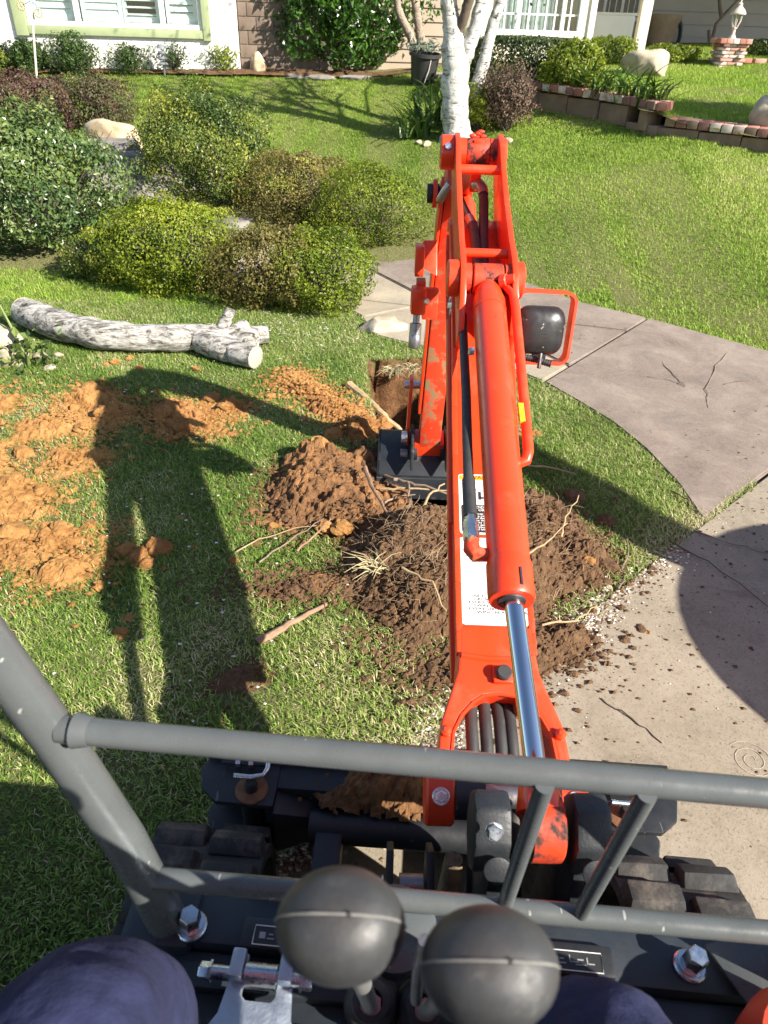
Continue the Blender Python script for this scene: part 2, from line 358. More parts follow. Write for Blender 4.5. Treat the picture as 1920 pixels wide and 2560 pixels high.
# ------------------------------------------------------------------ concrete
def concmat(name, a, b, c, stain, speck):
    m, t, bs = _new(name); co = gco(t)
    k = ramp(t, noise(t, 3.1, 9, .72, co, .5), [(.32, a), (.5, b), (.68, c)])
    k = mix(t, ramp(t, noise(t, 55, 5, .7, co), [(.35, (0,0,0)), (.75, (.55,.55,.55))]), k, c)
    k = mix(t, ramp(t, noise(t, 150, 4, .7, co), [(.56, (0,0,0)), (.66, (.75,.75,.75))]), k, speck)
    k = mix(t, ramp(t, noise(t, 5.1, 6, .7, co, .8), [(.56, (0,0,0)), (.70, (.55,.55,.55))]), k, stain)
    t.links.new(k, bs.inputs['Base Color']); bs.inputs['Roughness'].default_value = .88; bs.inputs['Specular IOR Level'].default_value = .25
    bump(t, bs, noise(t, 150, 7, .75, co), .5, .004); return m
CONC = concmat('driveway_concrete', (.18,.15,.108), (.255,.217,.163), (.325,.282,.218), (.155,.125,.09), (.11,.088,.066))
PINK = concmat('stamped_walk_concrete', (.128,.100,.083), (.205,.163,.136), (.295,.242,.200), (.125,.117,.107), (.085,.064,.052))
FLAG = concmat('flagstone_walk', (.22,.19,.15), (.31,.265,.20), (.40,.34,.25), (.17,.16,.15), (.15,.12,.09))
def clip(poly, p, n):
    out = []; k = len(poly)
    for i in range(k):
        a, b = poly[i], poly[(i+1) % k]; da = (a[0]-p[0])*n[0]+(a[1]-p[1])*n[1]; db = (b[0]-p[0])*n[0]+(b[1]-p[1])*n[1]
        if da >= 0: out.append(a)
        if (da >= 0) != (db >= 0): t = da/(da-db); out.append((a[0]+t*(b[0]-a[0]), a[1]+t*(b[1]-a[1])))
    return out
def cut(poly, a, b, gap=.008):
    d = math.hypot(b[0]-a[0], b[1]-a[1]); n = (-(b[1]-a[1])/d, (b[0]-a[0])/d)
    return clip(poly, (a[0]+n[0]*gap, a[1]+n[1]*gap), n), clip(poly, (a[0]-n[0]*gap, a[1]-n[1]*gap), (-n[0], -n[1]))
def slab(name, poly, mat, parent, top=.012, th=.05, bevel=.008):
    area = sum(poly[i][0]*poly[(i+1)%len(poly)][1]-poly[(i+1)%len(poly)][0]*poly[i][1] for i in range(len(poly)))
    if area < 0: poly = poly[::-1]
    bm = bmesh.new(); vs = [bm.verts.new((x, y, g1(x, y)+top)) for x, y in poly]; f = bm.faces.new(vs)
    r = bmesh.ops.extrude_face_region(bm, geom=[f]); lo = [e for e in r['geom'] if isinstance(e, bmesh.types.BMVert)]
    for v in lo: v.co.z -= th
    bmesh.ops.recalc_face_normals(bm, faces=bm.faces)
    te = [e for e in bm.edges if all(v.co.z > g1(v.co.x, v.co.y) for v in e.verts) and len(e.link_faces) == 2]
    bmesh.ops.bevel(bm, geom=te, offset=bevel, segments=2, affect='EDGES', clamp_overlap=True)
    bmesh.ops.triangulate(bm, faces=[f for f in bm.faces if len(f.verts) > 4])
    me = bpy.data.meshes.new(name); bm.to_mesh(me); bm.free()
    return link(name, me, mat, parent)
DRV = struct(slab('driveway', DRIVE, CONC, None, .010, .12))
walk = bpy.data.objects.new('walkway', None); COL.objects.link(walk); struct(walk)
wl, wr = cut(WALK, (.849,3.626), (1.651,4.598))
slab('slab', wr, PINK, walk, .014)
q1, q2 = cut(wl, (-.9,6.6), (.30,4.9)); q3, q4 = cut(q2, (.30,4.9), (1.3,5.6)) if len(q2) > 2 else (q2, [])
for q in (q1, q3, q4):
    if len(q) < 3: continue
    for c_ in cut(q, (-.6,5.0), (.9,4.62)):
        if len(c_) < 3: continue
        for d_ in cut(c_, (-1.3,5.0), (-.9,6.9)):
            if len(d_) > 2: slab('flagstone', d_, FLAG if sum(p[0] for p in d_)/len(d_) < .45 else PINK, walk, .014)
# ------------------------------------------------------------------ soil heaps
def pile(P):
    b = P['blobs']; x0 = min(q[0]-q[2]*1.5 for q in b); x1 = max(q[0]+q[2]*1.5 for q in b); y0 = min(q[1]-q[3]*1.5 for q in b); y1 = max(q[1]+q[3]*1.5 for q in b)
    st = .0080 if P['sd'] == 3 else .0060
    xs = np.arange(x0, x1, st); ys = np.arange(y0, y1, st); X, Yy = np.meshgrid(xs, ys); rg = np.random.default_rng(P['sd'])
    wx = X+(fbm(X, Yy, 30, 3, P['sd'])-.5)*.045; wy = Yy+(fbm(X, Yy, 30, 3, P['sd']+9)-.5)*.045
    env = blobh(X+(fbm(X, Yy, 6, 3, P['sd']+2)-.5)*.12, Yy+(fbm(X, Yy, 6, 3, P['sd']+4)-.5)*.12, b); env = np.where(env > -.019, env-(.05 if P['sd'] > 8 else .10)*np.clip(fbm(X, Yy, 9, 4, P['sd']+3)-.46, -.1, 1), env); H = env.copy()
    k = 0; tries = 0
    while k < P['cl'] and tries < P['cl']*12:
        tries += 1; q = b[rg.integers(len(b))]; cx = q[0]+rg.normal()*q[2]*.62; cy = q[1]+rg.normal()*q[3]*.62
        i = int((cx-x0)/st); j = int((cy-y0)/st)
        if not (3 < i < len(xs)-3 and 3 < j < len(ys)-3): continue
        e = env[j, i]
        if e < -.017 and rg.random() < .8: continue
        r = P['cr'][0]+(P['cr'][1]-P['cr'][0])*rg.random()**3.6; n = int(r*1.5/st)+2
        sl = (slice(max(j-n,0), j+n+1), slice(max(i-n,0), i+n+1)); ax = .75+.5*rg.random()
        d2 = ((wx[sl]-cx)*ax)**2+((wy[sl]-cy)/ax)**2
        H[sl] = np.maximum(H[sl], np.where(d2 < r*r, max(e, -.004)+np.sqrt(np.maximum(r*r-d2, 0))*(.55+.6*rg.random())-.25*r, -1)); k += 1
    H = H + ((fbm(X, Yy, 48, 4, P['sd']+6)-.5)*.026+(vnoise(X*210, Yy*210, P['sd'])-.5)*.006)*np.clip((H+.01)/.04, 0, 1)
    dr = np.where(inpoly(X, Yy, DRIVE), .010, 0)
    if P['sd'] in (31, 33, 35):
        kp = H > -.012; seen = np.zeros(kp.shape, bool); j0, i0 = np.unravel_index(np.argmax(env), env.shape); st_ = [(j0, i0)]
        while st_:
            j, i = st_.pop()
            if 0 <= j < kp.shape[0] and 0 <= i < kp.shape[1] and kp[j, i] and not seen[j, i]: seen[j, i] = True; st_ += [(j+1,i),(j-1,i),(j,i+1),(j,i-1)]
        H = np.where(seen, H, -.05)
    me = gridmesh(P['n'], xs, ys, G(X, Yy)+H+dr, SOILS[P['mat']], None, H > -.012, False)
    o = link(P['n'], me); tag(o, P['lab'], 'root ball' if P['n'] == 'root_ball' else 'dirt pile', 'heaps of dug soil'); return o
for P in PILES: pile(P)
def pileh(x, y):
    H = np.full(np.shape(x), -.02)
    for P in PILES: H = np.maximum(H, blobh(x, y, P['blobs']))
    return H
# ------------------------------------------------------------------ grass
GRASSM = leafmat('grass_blades', [(0, (.080,.155,.022)), (.30, (.170,.285,.045)), (.55, (.300,.410,.085)), (.75, (.52,.49,.24)), (1, (.68,.60,.40))], .6, .35, .3)
LAWNM = leafmat('far_lawn_blades', [(0, (.135,.235,.024)), (.4, (.260,.410,.048)), (.68, (.390,.510,.085)), (.86, (.54,.56,.20)), (1, (.62,.56,.32))], .6, .40, .3)
def infrust(x, y, z, mx=.16):
    d = np.stack([x, y, z-CAMH], -1); dep = d@np.array(CF); u = d@np.array(CR)/np.maximum(dep, .05)*FPX/1920; v = d@np.array(CU)/np.maximum(dep, .05)*FPX/2560
    return (dep > .1) & (abs(u) < .5+mx) & (abs(v) < .5+mx*.7)
def blades1(name, x, y, zf, ln, wd, rnd, mat, lean=(.5, 1.25)):
    n = len(x); az = RNG.uniform(0, 2*np.pi, n); th = RNG.uniform(lean[0], lean[1], n); L = ln*RNG.uniform(.6, 1.35, n); W = wd*RNG.uniform(.7, 1.3, n)
    dx, dy = np.cos(az), np.sin(az); z0 = zf(x, y); v = np.empty((n, 3, 3))
    v[:,0] = np.stack([x+dy*W/2, y-dx*W/2, z0-.003], -1); v[:,1] = np.stack([x-dy*W/2, y+dx*W/2, z0-.003], -1); v[:,2] = np.stack([x+dx*np.sin(th)*L, y+dy*np.sin(th)*L, z0+np.cos(th)*L], -1)
    return npmesh(name, v.reshape(-1,3), [np.arange(n)[:,None]*3+np.array([[0,1,2]])], mat, dict(rnd=np.repeat(np.clip(rnd, 0, 1), 3)))
def blades(name, x, y, zf, ln, wd, rnd, mat, lean=(.5, 1.25), zoff=0):
    n = len(x); az = RNG.uniform(0, 2*np.pi, n); th = RNG.uniform(lean[0], lean[1], n); L = ln*RNG.uniform(.6, 1.35, n); W = wd*RNG.uniform(.7, 1.3, n)
    dx, dy = np.cos(az), np.sin(az); sx, sy = -dy, dx; z0 = zf(x, y)+zoff
    th2 = th+RNG.uniform(.1, .6, n)
    mxx = x+dx*np.sin(th*.6)*L*.5; myy = y+dy*np.sin(th*.6)*L*.5; mz = z0+np.cos(th*.6)*L*.5
    tx = mxx+dx*np.sin(th2)*L*.55; ty = myy+dy*np.sin(th2)*L*.55; tz = mz+np.cos(th2)*L*.55
    v = np.empty((n, 5, 3)); v[:,0] = np.stack([x-sx*W/2, y-sy*W/2, z0-.004], -1); v[:,1] = np.stack([x+sx*W/2, y+sy*W/2, z0-.004], -1)
    v[:,2] = np.stack([mxx+sx*W*.42, myy+sy*W*.42, mz], -1); v[:,3] = np.stack([mxx-sx*W*.42, myy-sy*W*.42, mz], -1); v[:,4] = np.stack([tx, ty, tz], -1)
    b = np.arange(n)[:,None]*5
    return npmesh(name, v.reshape(-1,3), [b+np.array([[0,1,2,3]]), b+np.array([[3,2,4]])], mat, dict(rnd=np.repeat(np.clip(rnd, 0, 1), 5)))
n = 560000; gx = RNG.uniform(-2.7, 1.6, n); gy = RNG.uniform(.1, 4.7, n)
ok = (dpoly(gx, gy, DRIVE) > -.022*RNG.random(n)) & (dpoly(gx, gy, WALK) > -.028*RNG.random(n)) & infrust(gx, gy, G(gx, gy)) & (dpoly(gx, gy, HOLE) > .0) & (pileh(gx, gy) < RNG.uniform(-.02, .012, n))
ok &= RNG.random(n) < np.clip(.55+.9*fbm(gx, gy, 4, 3, 40), 0, 1)*np.clip(1.15-.1*gy, .55, 1)
gx, gy = gx[ok], gy[ok]
dry = fbm(gx, gy, 3.2, 3, 44); he = np.clip(1-dpoly(gx, gy, HOLE)/.12, 0, 1); de = np.clip(1-dpoly(gx, gy, DRIVE)/.16, 0, 1)
rn = RNG.beta(1.6, 2.0, len(gx))*.85 + (dry-.5)*.8 - .01 + .25*he + .28*de + np.where(RNG.random(len(gx)) < .10, .35, 0)
go = link('grass', blades('grass', gx, gy, G, .026, .0031, rn, GRASSM, (.6, 1.4))); tag(go, 'short patchy lawn grass around the dug hole', 'grass', kind='stuff')
n = 1300000; gx = RNG.uniform(-5.5, 7, n); gy = RNG.uniform(4.0, 11.4, n)
ok = ~inpoly(gx, gy, DRIVE) & infrust(gx, gy, G(gx, gy), .34) & ((gy < wally(gx)) | (gx < 1.15)) & ((gy > 4.699) | (gx > 1.6))
ok &= RNG.random(n) < np.clip(1.25-.06*gy, .4, 1)
gx, gy = gx[ok], gy[ok]; ok = dpoly(gx, gy, WALK) > -.04*RNG.random(len(gx)); gx, gy = gx[ok], gy[ok]; dry = fbm(gx, gy, 1.6, 4, 61); bare = np.clip((gx-.9)/2.0, 0, 1)*.22
rn = RNG.beta(2.2, 2.4, len(gx))*.8 + (dry-.52)*.8 + bare*1.2 - .03
go = link('grass', blades1('far_grass', gx, gy, G, .026, .0065, rn, LAWNM, (.5, 1.3))); tag(go, 'mown green front lawn rising towards the houses', 'grass', kind='stuff')
n = 240000; gx = RNG.uniform(1.2, 8, n); gy = RNG.uniform(6.2, 14, n)
ok = (gy > wally(gx)+.1) & infrust(gx, gy, G2(gx, gy), .3); gx, gy = gx[ok], gy[ok]
rn = RNG.beta(2.2, 2.0, len(gx))*.8 + (fbm(gx, gy, 1.3, 4, 71)-.45)*.6
go = link('grass', blades1('terrace_grass', gx, gy, G2, .038, .009, rn, LAWNM, (.45, 1.2))); tag(go, 'patchy grass on the terrace above the brick wall', 'grass', kind='stuff')
# ------------------------------------------------------------------ mini excavator
EX = thing('mini_excavator', 'orange and black mini excavator with a raised boom and grey front guard rails', 'excavator', (.12, .1, 0))
def BP(w, y, z): return Vector((.22+.01*(y-.7)+w, y, z))
WX = Vector((1, 0, 0))
def side(poly, w0, w1): return [BP(w0, y, z) for y, z in poly], Vector((w1-w0, 0, 0))
# --- boom body: swept box with raised edge flanges
top = [(.96,.624),(1.0,.64),(1.1,.68),(1.2,.72),(1.3,.76),(1.4,.80),(1.52,.862),(1.62,.925),(1.72,.985),(1.85,1.045),(2.0,1.10),(2.10,1.132),(2.17,1.140),(2.21,1.118)]
bot = [(2.225,1.08),(2.20,1.03),(2.10,.975),(1.90,.875),(1.6,.735),(1.35,.615),(1.12,.525),(1.0,.495)]
HWB = .068
boom = part('boom', MB().prism(*side(top+bot, -HWB, HWB)), ORANGE, EX, .006)
for w0, w1 in ((-.076, -.064), (.064, .076)):
    fl = MB()
    for seq in (top, bot):
        for k in range(len(seq)-1):
            a, b = Vector(seq[k]), Vector(seq[k+1]); d = (b-a).normalized(); nrm = Vector((d.y, -d.x))*.022
            fl.hexa([BP(w0, *(a+nrm)), BP(w1, *(a+nrm)), BP(w1, *(b+nrm)), BP(w0, *(b+nrm)), BP(w0, *(a-nrm*.12)), BP(w1, *(a-nrm*.12)), BP(w1, *(b-nrm*.12)), BP(w0, *(b-nrm*.12))])
        part('edge_flange', fl, ORANGE, boom, .0015); fl = MB()
for w in (-.0745, .0746): part('weld_rib', MB().tube([BP(w, 1.30, .68), BP(w, 1.50, .775), BP(w, 1.70, .885), BP(w, 1.85, .955)], .0075, 8), ORANGE, boom)
# --- boom foot: fork around the hoses
fd = Vector((0, .928, .371)); fn = Vector((0, -.371, .928)); fo = BP(0, 1.0, .64)
def FP(w, s_, h=0): p = fo + fd*s_ + fn*h; return Vector((p.x+w, p.y, p.z))
outl = [(.0705,.012),(.0715,-.03),(.076,-.08),(.0935,-.133),(.108,-.175),(.113,-.21),(.116,-.26),(.116,-.335)]
inn = [(.0,-.123),(.03,-.127),(.05,-.14),(.072,-.165),(.087,-.195),(.092,-.24),(.092,-.335)]
full = [(a, b) for a, b in outl] + [(a, b) for a, b in inn[::-1]] + [(-a, b) for a, b in inn[1:]] + [(-a, b) for a, b in outl[::-1]]
fork = part('boom_foot', MB().prism([FP(a, b, .003) for a, b in full], fn*-.085), ORANGE, EX, .006, seg=3)
for w, s_ in ((-.101,-.195),(.101,-.195)): part('lug', MB().lathe([(.010,0),(.010,.012),(.004,.018)], FP(w, s_, .002), fn, 12), ORANGE, fork)
MRF = Matrix(((1,0,0),(0,fd.y,fn.y),(0,fd.z,fn.z)))
part('stopper_block', MB().box(FP(.006,-.088,.008), (.036,.034,.014), MRF), ORANGE, fork, .004)
part('rubber_stopper', MB().lathe([(.0145,0),(.0145,.009),(.012,.012)], FP(.007,-.088,.015), fn, 20), RUBBER, fork)
part('weld_ridge', MB().tube([FP(-.068,-.050,.002), FP(-.02,-.056,.003), FP(.02,-.056,.003), FP(.068,-.050,.002)], .006, 8), ORANGE, fork)
part('weld_bead', MB().tube([FP(a, b, .003) for a, b in [(-x, y) for x, y in inn[::-1]]+inn[1:]], .003, 6), ORANGE, fork)
FY, FZ = .722, .528
for s_ in (-1, 1):
    wB = .106 if s_ > 0 else -.112
    e = part('foot_boss', MB().lathe([(.046,0),(.050,.004),(.050,.044),(.046,.048)], BP(wB-.024, FY, FZ), WX, 28), ORANGE if s_ > 0 else ORANGE_W, fork)
    part('bolt', MB().hexbolt(BP(wB, FY-.030, FZ+.039), (0,-.6,.8), .0095, .012), ZINC, e)
part('foot_pin', MB().cyl(BP(-.128, FY, FZ), BP(.13, FY, FZ), .019), DULL, fork)
# --- two tall bracket plates carrying cylinder pin and arm pin
TY, TZ = 2.29, 1.298; CY, CZ = 1.738, 1.098
for s_ in (-1, 1):
    w0 = s_*.054; th = s_*.015
    poly = [(1.66,.95),(1.630,1.0),(1.655,1.085),(1.70,1.132),(1.75,1.152),(1.83,1.170),(2.0,1.228),(2.16,1.298),(2.20,1.325),(2.25,1.344),(2.29,1.350),(2.33,1.338),(2.352,1.300),(2.335,1.255),(2.28,1.215),(2.215,1.165),(2.12,1.09),(1.9,1.0)]
    pl = part('bracket_plate', MB().prism(*side(poly, w0, w0+th)), ORANGE, EX, .004)
    if s_ < 0: r_ = MB().lathe([(.043,0),(.046,.003),(.046,.036),(.042,.040)], BP(w0+th-.038, TY, TZ), WX, 32)
    else: r_ = MB().lathe([(.042,0),(.042,.010),(.038,.013)], BP(w0+th, TY, TZ), WX, 28)
    b1 = part('pin_boss', r_, ORANGE, pl)
    b2 = part('pin_boss', MB().lathe([(.040,0),(.043,.003),(.043,.026),(.036,.030)] if s_ < 0 else [(.043,0),(.043,.014),(.038,.018)], BP(w0+th-(.028 if s_ < 0 else 0), CY, CZ), WX, 32), ORANGE, pl)
    if s_ < 0:
        part('bolt', MB().hexbolt(BP(-.088, TY-.041, TZ+.020), (0,-.9,.35), .010, .010, 0), ZINC, b1)
        part('bolt', MB().hexbolt(BP(-.084, CY-.030, CZ-.046), (0,-.3,-.95), .010, .018, 0), ZINC, b2)
    part('inner_collar', MB().lathe([(.040,0),(.040,.020)], BP(w0-(.020 if s_ > 0 else 0), TY, TZ), WX, 28), ORANGE if s_ < 0 else GREASE, pl)
    part('inner_collar', MB().lathe([(.036,0),(.036,.014)], BP(w0-(.014 if s_ > 0 else 0), CY, CZ), WX, 28), GREASE, pl)
for y, z, r_ in ((2.164,1.274,.0125), (1.819,1.138,.0112)):
    part('cross_tube', MB().cyl(BP(-.056, y, z), BP(.056, y, z), r_, n=20), ORANGE, EX)
for k, (dx, dz) in enumerate(((-.016,.0),(0,.006),(.014,-.001),(.006,.010))): part('grease_blob', MB().ball(BP(dx, TY+.010, TZ+.044+dz), .009, 8, 6, (1.3,.8,.7)), GREASE, EX)
# --- lift cylinder above the boom
c0 = BP(.0, CY, CZ); ce = BP(.0, .915, .796); ca = (ce-c0).normalized(); c1 = ce-ca*.064
RY, RZ = .605, .668
cl = part('lift_cylinder', MB().tube([c0+ca*.030, c0+ca*.050, c0+ca*.082, c0+ca*.088, c1], [.022,.030,.0365,.0378,.0378], 44), ORANGE, EX)
part('cylinder_eye', MB().lathe([(.034,0),(.0365,.003),(.0365,.069),(.034,.072)], BP(-.036, CY, CZ), WX, 32), GREASE, cl)
part('end_gland', MB().tube([c1-ca*.012, c1-ca*.006, c1+ca*.058, c1+ca*.064], [.0385,.0405,.0405,.038], 44), ORANGE, cl)
part('gland_slot', MB().box(c1+ca*.040+Vector((.012,-.010,.0375)), (.0035,.034,.006), Matrix.Rotation(math.radians(20),3,'X')), RUBBER, cl)
part('rod_seal', MB().tube([c1+ca*.0645, c1+ca*.067], [.025,.024], 32), RUBBER, cl)
part('weld_seam', MB().tube([c0+ca*.118, c0+ca*.124], .0388, 44), ORANGE, cl)
for t_ in (.36, .55): part('paint_seam', MB().tube([c0+(ce-c0)*t_, c0+(ce-c0)*t_+ca*.0012], .03805, 44), ORANGE, cl)
r1 = BP(.022, RY, RZ)
part('piston_rod', MB().tube([c1, r1], .0165, 40), CHROME, cl)
part('rod_eye', MB().lathe([(.044,0),(.049,.004),(.049,.046),(.044,.050)], r1+Vector((-.021,-.010,-.020)), WX, 36), GREASE, cl)
part('rod_eye_neck', MB().tube([r1, r1+(c1-r1)*.16], [.036,.022], 24), ORANGE, cl)
ud = Vector((0, ca.z, -ca.y)); ud = ud if ud.z > 0 else -ud
def CP(t, w, h): return c0 + (ce-c0)*t + Vector((w,0,0)) + ud*h
part('oil_pipe', MB().tube([CP(.04,.042,.010), CP(.08,.056,.014), CP(.14,.058,.014), CP(.35,.056,.013), CP(.56,.054,.012), CP(.63,.053,.012), CP(.652,.048,.008), CP(.655,.036,.004)], .0105, 16), ORANGE, cl)
part('pipe_union', MB().lathe([(.016,0),(.016,.014),(.012,.016),(.012,.036)], CP(.035,.030,.018), (.8,-.45,.35), 12), ORANGE, cl)
part('yellow_mark', MB().box(CP(.52,.046,.016), (.010,.050,.012), Matrix.Rotation(math.radians(20),3,'X')), YELLOW, cl)
hs = part('hose', MB().tube([CP(.05,-.052,-.075), CP(.2,-.056,-.05), CP(.40,-.058,-.030), CP(.58,-.062,-.016), CP(.72,-.064,-.006), CP(.80,-.064,-.002)], .0105, 16), RUBBER, cl)
part('hose_sleeve', MB().tube([CP(.70,-.064,-.007), CP(.80,-.064,-.002)], .013, 16), RUBBER, cl)
part('hose_fitting', MB().tube([CP(.80,-.064,-.002), CP(.812,-.064,-.002), CP(.814,-.064,-.002), CP(.836,-.064,-.002), CP(.838,-.064,-.002), CP(.862,-.064,-.002)], [.0105,.0105,.0138,.0138,.0152,.0152], 6), ZINC, cl)
part('elbow_fitting', MB().tube([CP(.858,-.064,-.002), CP(.882,-.064,-.002), CP(.894,-.058,-.002), CP(.897,-.034,0)], [.0135,.0155,.0150,.012], 16), ORANGE_W, cl)
part('clamp_bolt', MB().hexbolt(CP(.30,-.038,.004), (-1,0,.1), .0095, .016, 0), ZINC, cl)
# hoses through the fork
for i, w in enumerate((-.050, -.024, .002, .022)):
    part('hose', MB().tube([FP(w*.7, -.075, -.085), FP(w*.9, -.12, -.055), FP(w, -.16, -.036), FP(w, -.21, -.028), FP(w, -.28, -.034), FP(w, -.36, -.06), FP(w, -.44, -.11)], .0115, 14), RUBBER, EX)
# hoses between the plates
part('hose', MB().tube([BP(-.048,2.20,1.19), BP(-.038,2.14,1.175), BP(-.016,2.04,1.15), BP(-.012,1.92,1.11), BP(-.012,1.78,1.05)], .0135, 14), RUBBER, EX)
part('hose', MB().tube([BP(.020,2.215,1.205), BP(.020,2.17,1.19), BP(.014,2.06,1.15), BP(.008,1.95,1.115), BP(.004,1.80,1.05)], .0135, 14), RUBBER, EX)
part('hose_elbow', MB().tube([BP(.002,2.275,1.215), BP(.012,2.255,1.222), BP(.019,2.225,1.214), BP(.020,2.20,1.202)], .0150, 14), DULL, EX)
part('hose_wrap', MB().tube([BP(-.026,2.085,1.163), BP(-.018,2.05,1.153)], .0142, 14), DULL, EX)
# --- arm (dipper): hub on the boom tip, body hanging forward of it into the hole
def XA(z): return .176 + .026*z
def AQ(w, y, z): return Vector((XA(z)+w, y, z))
def arms(poly, w0, w1): return [AQ(w0, y, z) for y, z in poly], Vector((w1-w0, 0, 0))
arm = part('arm', MB().prism(*arms([(2.43,1.19),(2.50,1.08),(2.555,.85),(2.585,.5),(2.60,.15),(2.615,.12),(2.70,.13),(2.71,.2),(2.70,.55),(2.70,.9),(2.68,1.08),(2.60,1.22),(2.50,1.25)], -.043, .043)), ORANGE_W, EX, .005)
part('arm_neck', MB().prism([BP(-.014,2.27,1.26), BP(-.014,2.26,1.335), BP(-.014,2.36,1.34), AQ(-.014,2.52,1.22), AQ(-.014,2.46,1.14), BP(-.014,2.33,1.20), BP(-.014,2.28,1.195)], (.030,0,0)), ORANGE, arm, .003)
part('arm_hub', MB().lathe([(.038,0),(.0395,.003),(.0395,.062),(.038,.065)], BP(-.0325, TY, TZ), WX, 32), GREASE, arm)
part('arm_pin', MB().cyl(BP(-.108, TY, TZ), BP(.085, TY, TZ), .018), DULL, arm)
part('arm_plate', MB().prism([AQ(-.058,2.44,1.165), AQ(-.058,2.50,1.20), AQ(-.058,2.60,1.10), AQ(-.058,2.66,.80), AQ(-.058,2.66,.3), AQ(-.058,2.60,.3), AQ(-.058,2.57,.75)], (.010,0,0)), ORANGE, arm, .002)
pv = PD(1068, 483, 2.33)
part('arm_cylinder_pin', MB().lathe([(.030,0),(.030,.016),(.024,.018),(.024,.03),(.030,.032),(.030,.038),(.022,.040),(.022,.085)], pv, WX, 20), BLACK, arm)
part('pin_plate', MB().lathe([(.044,0),(.044,.014)], pv+Vector((.018,0,0)), WX, 28), ORANGE, arm)
part('arm_cylinder', MB().tube([pv+Vector((.10,.02,0)), BP(-.01,2.40,1.13), BP(-.01,2.28,1.09), BP(-.01,2.15,1.03)], [.030,.030,.030,.024], 20), ORANGE, arm)
part('arm_cylinder_hose', MB().tube([PD(1100,500,2.25), PD(1108,485,2.22), PD(1125,460,2.2)], .013, 12), DULL, arm)
part('bucket_link', MB().prism([AQ(-.098,2.70,.40), AQ(-.098,2.76,.40), AQ(-.098,2.72,.10), AQ(-.098,2.66,.10)], (.014,0,0)), ORANGE, arm, .002)
part('bucket_link', MB().prism([AQ(.084,2.70,.40), AQ(.084,2.76,.40), AQ(.084,2.72,.10), AQ(.084,2.66,.10)], (.014,0,0)), ORANGE, arm, .002)
part('link_pin', MB().cyl(AQ(-.118,2.73,.37), AQ(.11,2.73,.37), .016), ZINC, arm)
part('pin_cap', MB().lathe([(.026,0),(.026,.024)], AQ(-.118,2.64,.17), WX, 18), ZINC, arm); part('pin_cap', MB().lathe([(.022,0),(.022,.03)], AQ(-.118,2.62,.10), WX, 18), DULL, arm); part('pin_cap', MB().lathe([(.036,0),(.036,.034)], AQ(-.082,2.62,.11), WX, 18), BLACK, arm); part('pin_cap', MB().lathe([(.036,0),(.036,.034)], AQ(.048,2.62,.11), WX, 18), BLACK, arm)
part('arm_foot', MB().prism([AQ(-.062,2.60,.16), AQ(-.062,2.605,.10), AQ(-.062,2.70,.10), AQ(-.062,2.70,.18)], (.124,0,0)), ORANGE, arm, .004)
bkm = M('bucket_steel', (.014,.017,.022), .55, .1, var=.2, vs=12, bs=90, bst=.12, dirt=(.16,.10,.06), ds=8, dthr=(.58,.75))
bk = MB(); bx0, bx1 = -.212, .212
prof = [(2.53,-.05),(2.54,.045),(2.61,.110),(2.76,.135),(2.84,.10),(2.90,.01),(2.92,-.10),(2.88,-.22),(2.78,-.30),(2.64,-.33)]
inner = [(y-.012*(1 if y > 2.66 else .3), z-.014) for y, z in prof][::-1]
bk.prism(*arms(prof+inner, bx0, bx1))
for w in (bx0, bx1-.010): bk.prism(*arms(prof+[(2.56,-.28),(2.52,-.16)], w-.001, w+.011))
bucket = part('bucket', bk, bkm, EX, .004)
for w in (-.078, .066): part('ear', MB().prism(*arms([(2.50,.09),(2.52,.17),(2.58,.20),(2.72,.19),(2.77,.14)], w, w+.012)), bkm, bucket, .003)
for k in range(4): part('tooth', MB().box(AQ(-.17+k*.113, 2.60, -.345), (.045,.09,.03)), DULL, bucket, .004)
# --- auxiliary port bracket and coupler on the left of the arm
def auxp(px, py, d=2.33): return PD(px, py, d)
axp = part('port_bracket', MB().prism([auxp(1058,602), auxp(1092,602), auxp(1092,690), auxp(1075,682), auxp(1055,668)], (.004,.010,0)), ORANGE, EX, .002)
part('valve_block', MB().box(auxp(1049,650), (.030,.06,.095)), ORANGE, axp, .005)
part('bolt', MB().hexbolt(auxp(1047,672), (0,-.35,-1), .009, .018, 0), ZINC, axp)
q0 = auxp(1046,750,2.28)
part('valve_block', MB().box(q0, (.050,.06,.085)), ORANGE, axp, .012); part('valve_block', MB().box(auxp(1052,718,2.3), (.030,.05,.05)), ORANGE_W, axp, .004)
part('bracket_foot', MB().box(q0+Vector((.04,.03,-.02)), (.05,.03,.10)), ORANGE_W, axp, .004)
part('bolt', MB().hexbolt(q0+Vector((.022,-.04,.012)), (.3,-1,.1), .009, .014, 0), ZINC, axp)
part('quick_coupler', MB().lathe([(.011,0),(.011,.024),(.019,.027),(.0195,.062),(.0185,.063),(.0198,.066),(.0198,.100),(.016,.106)], q0+Vector((-.004,-.02,-.042)), (-.03,-.22,-.97), 26), DULL, axp)
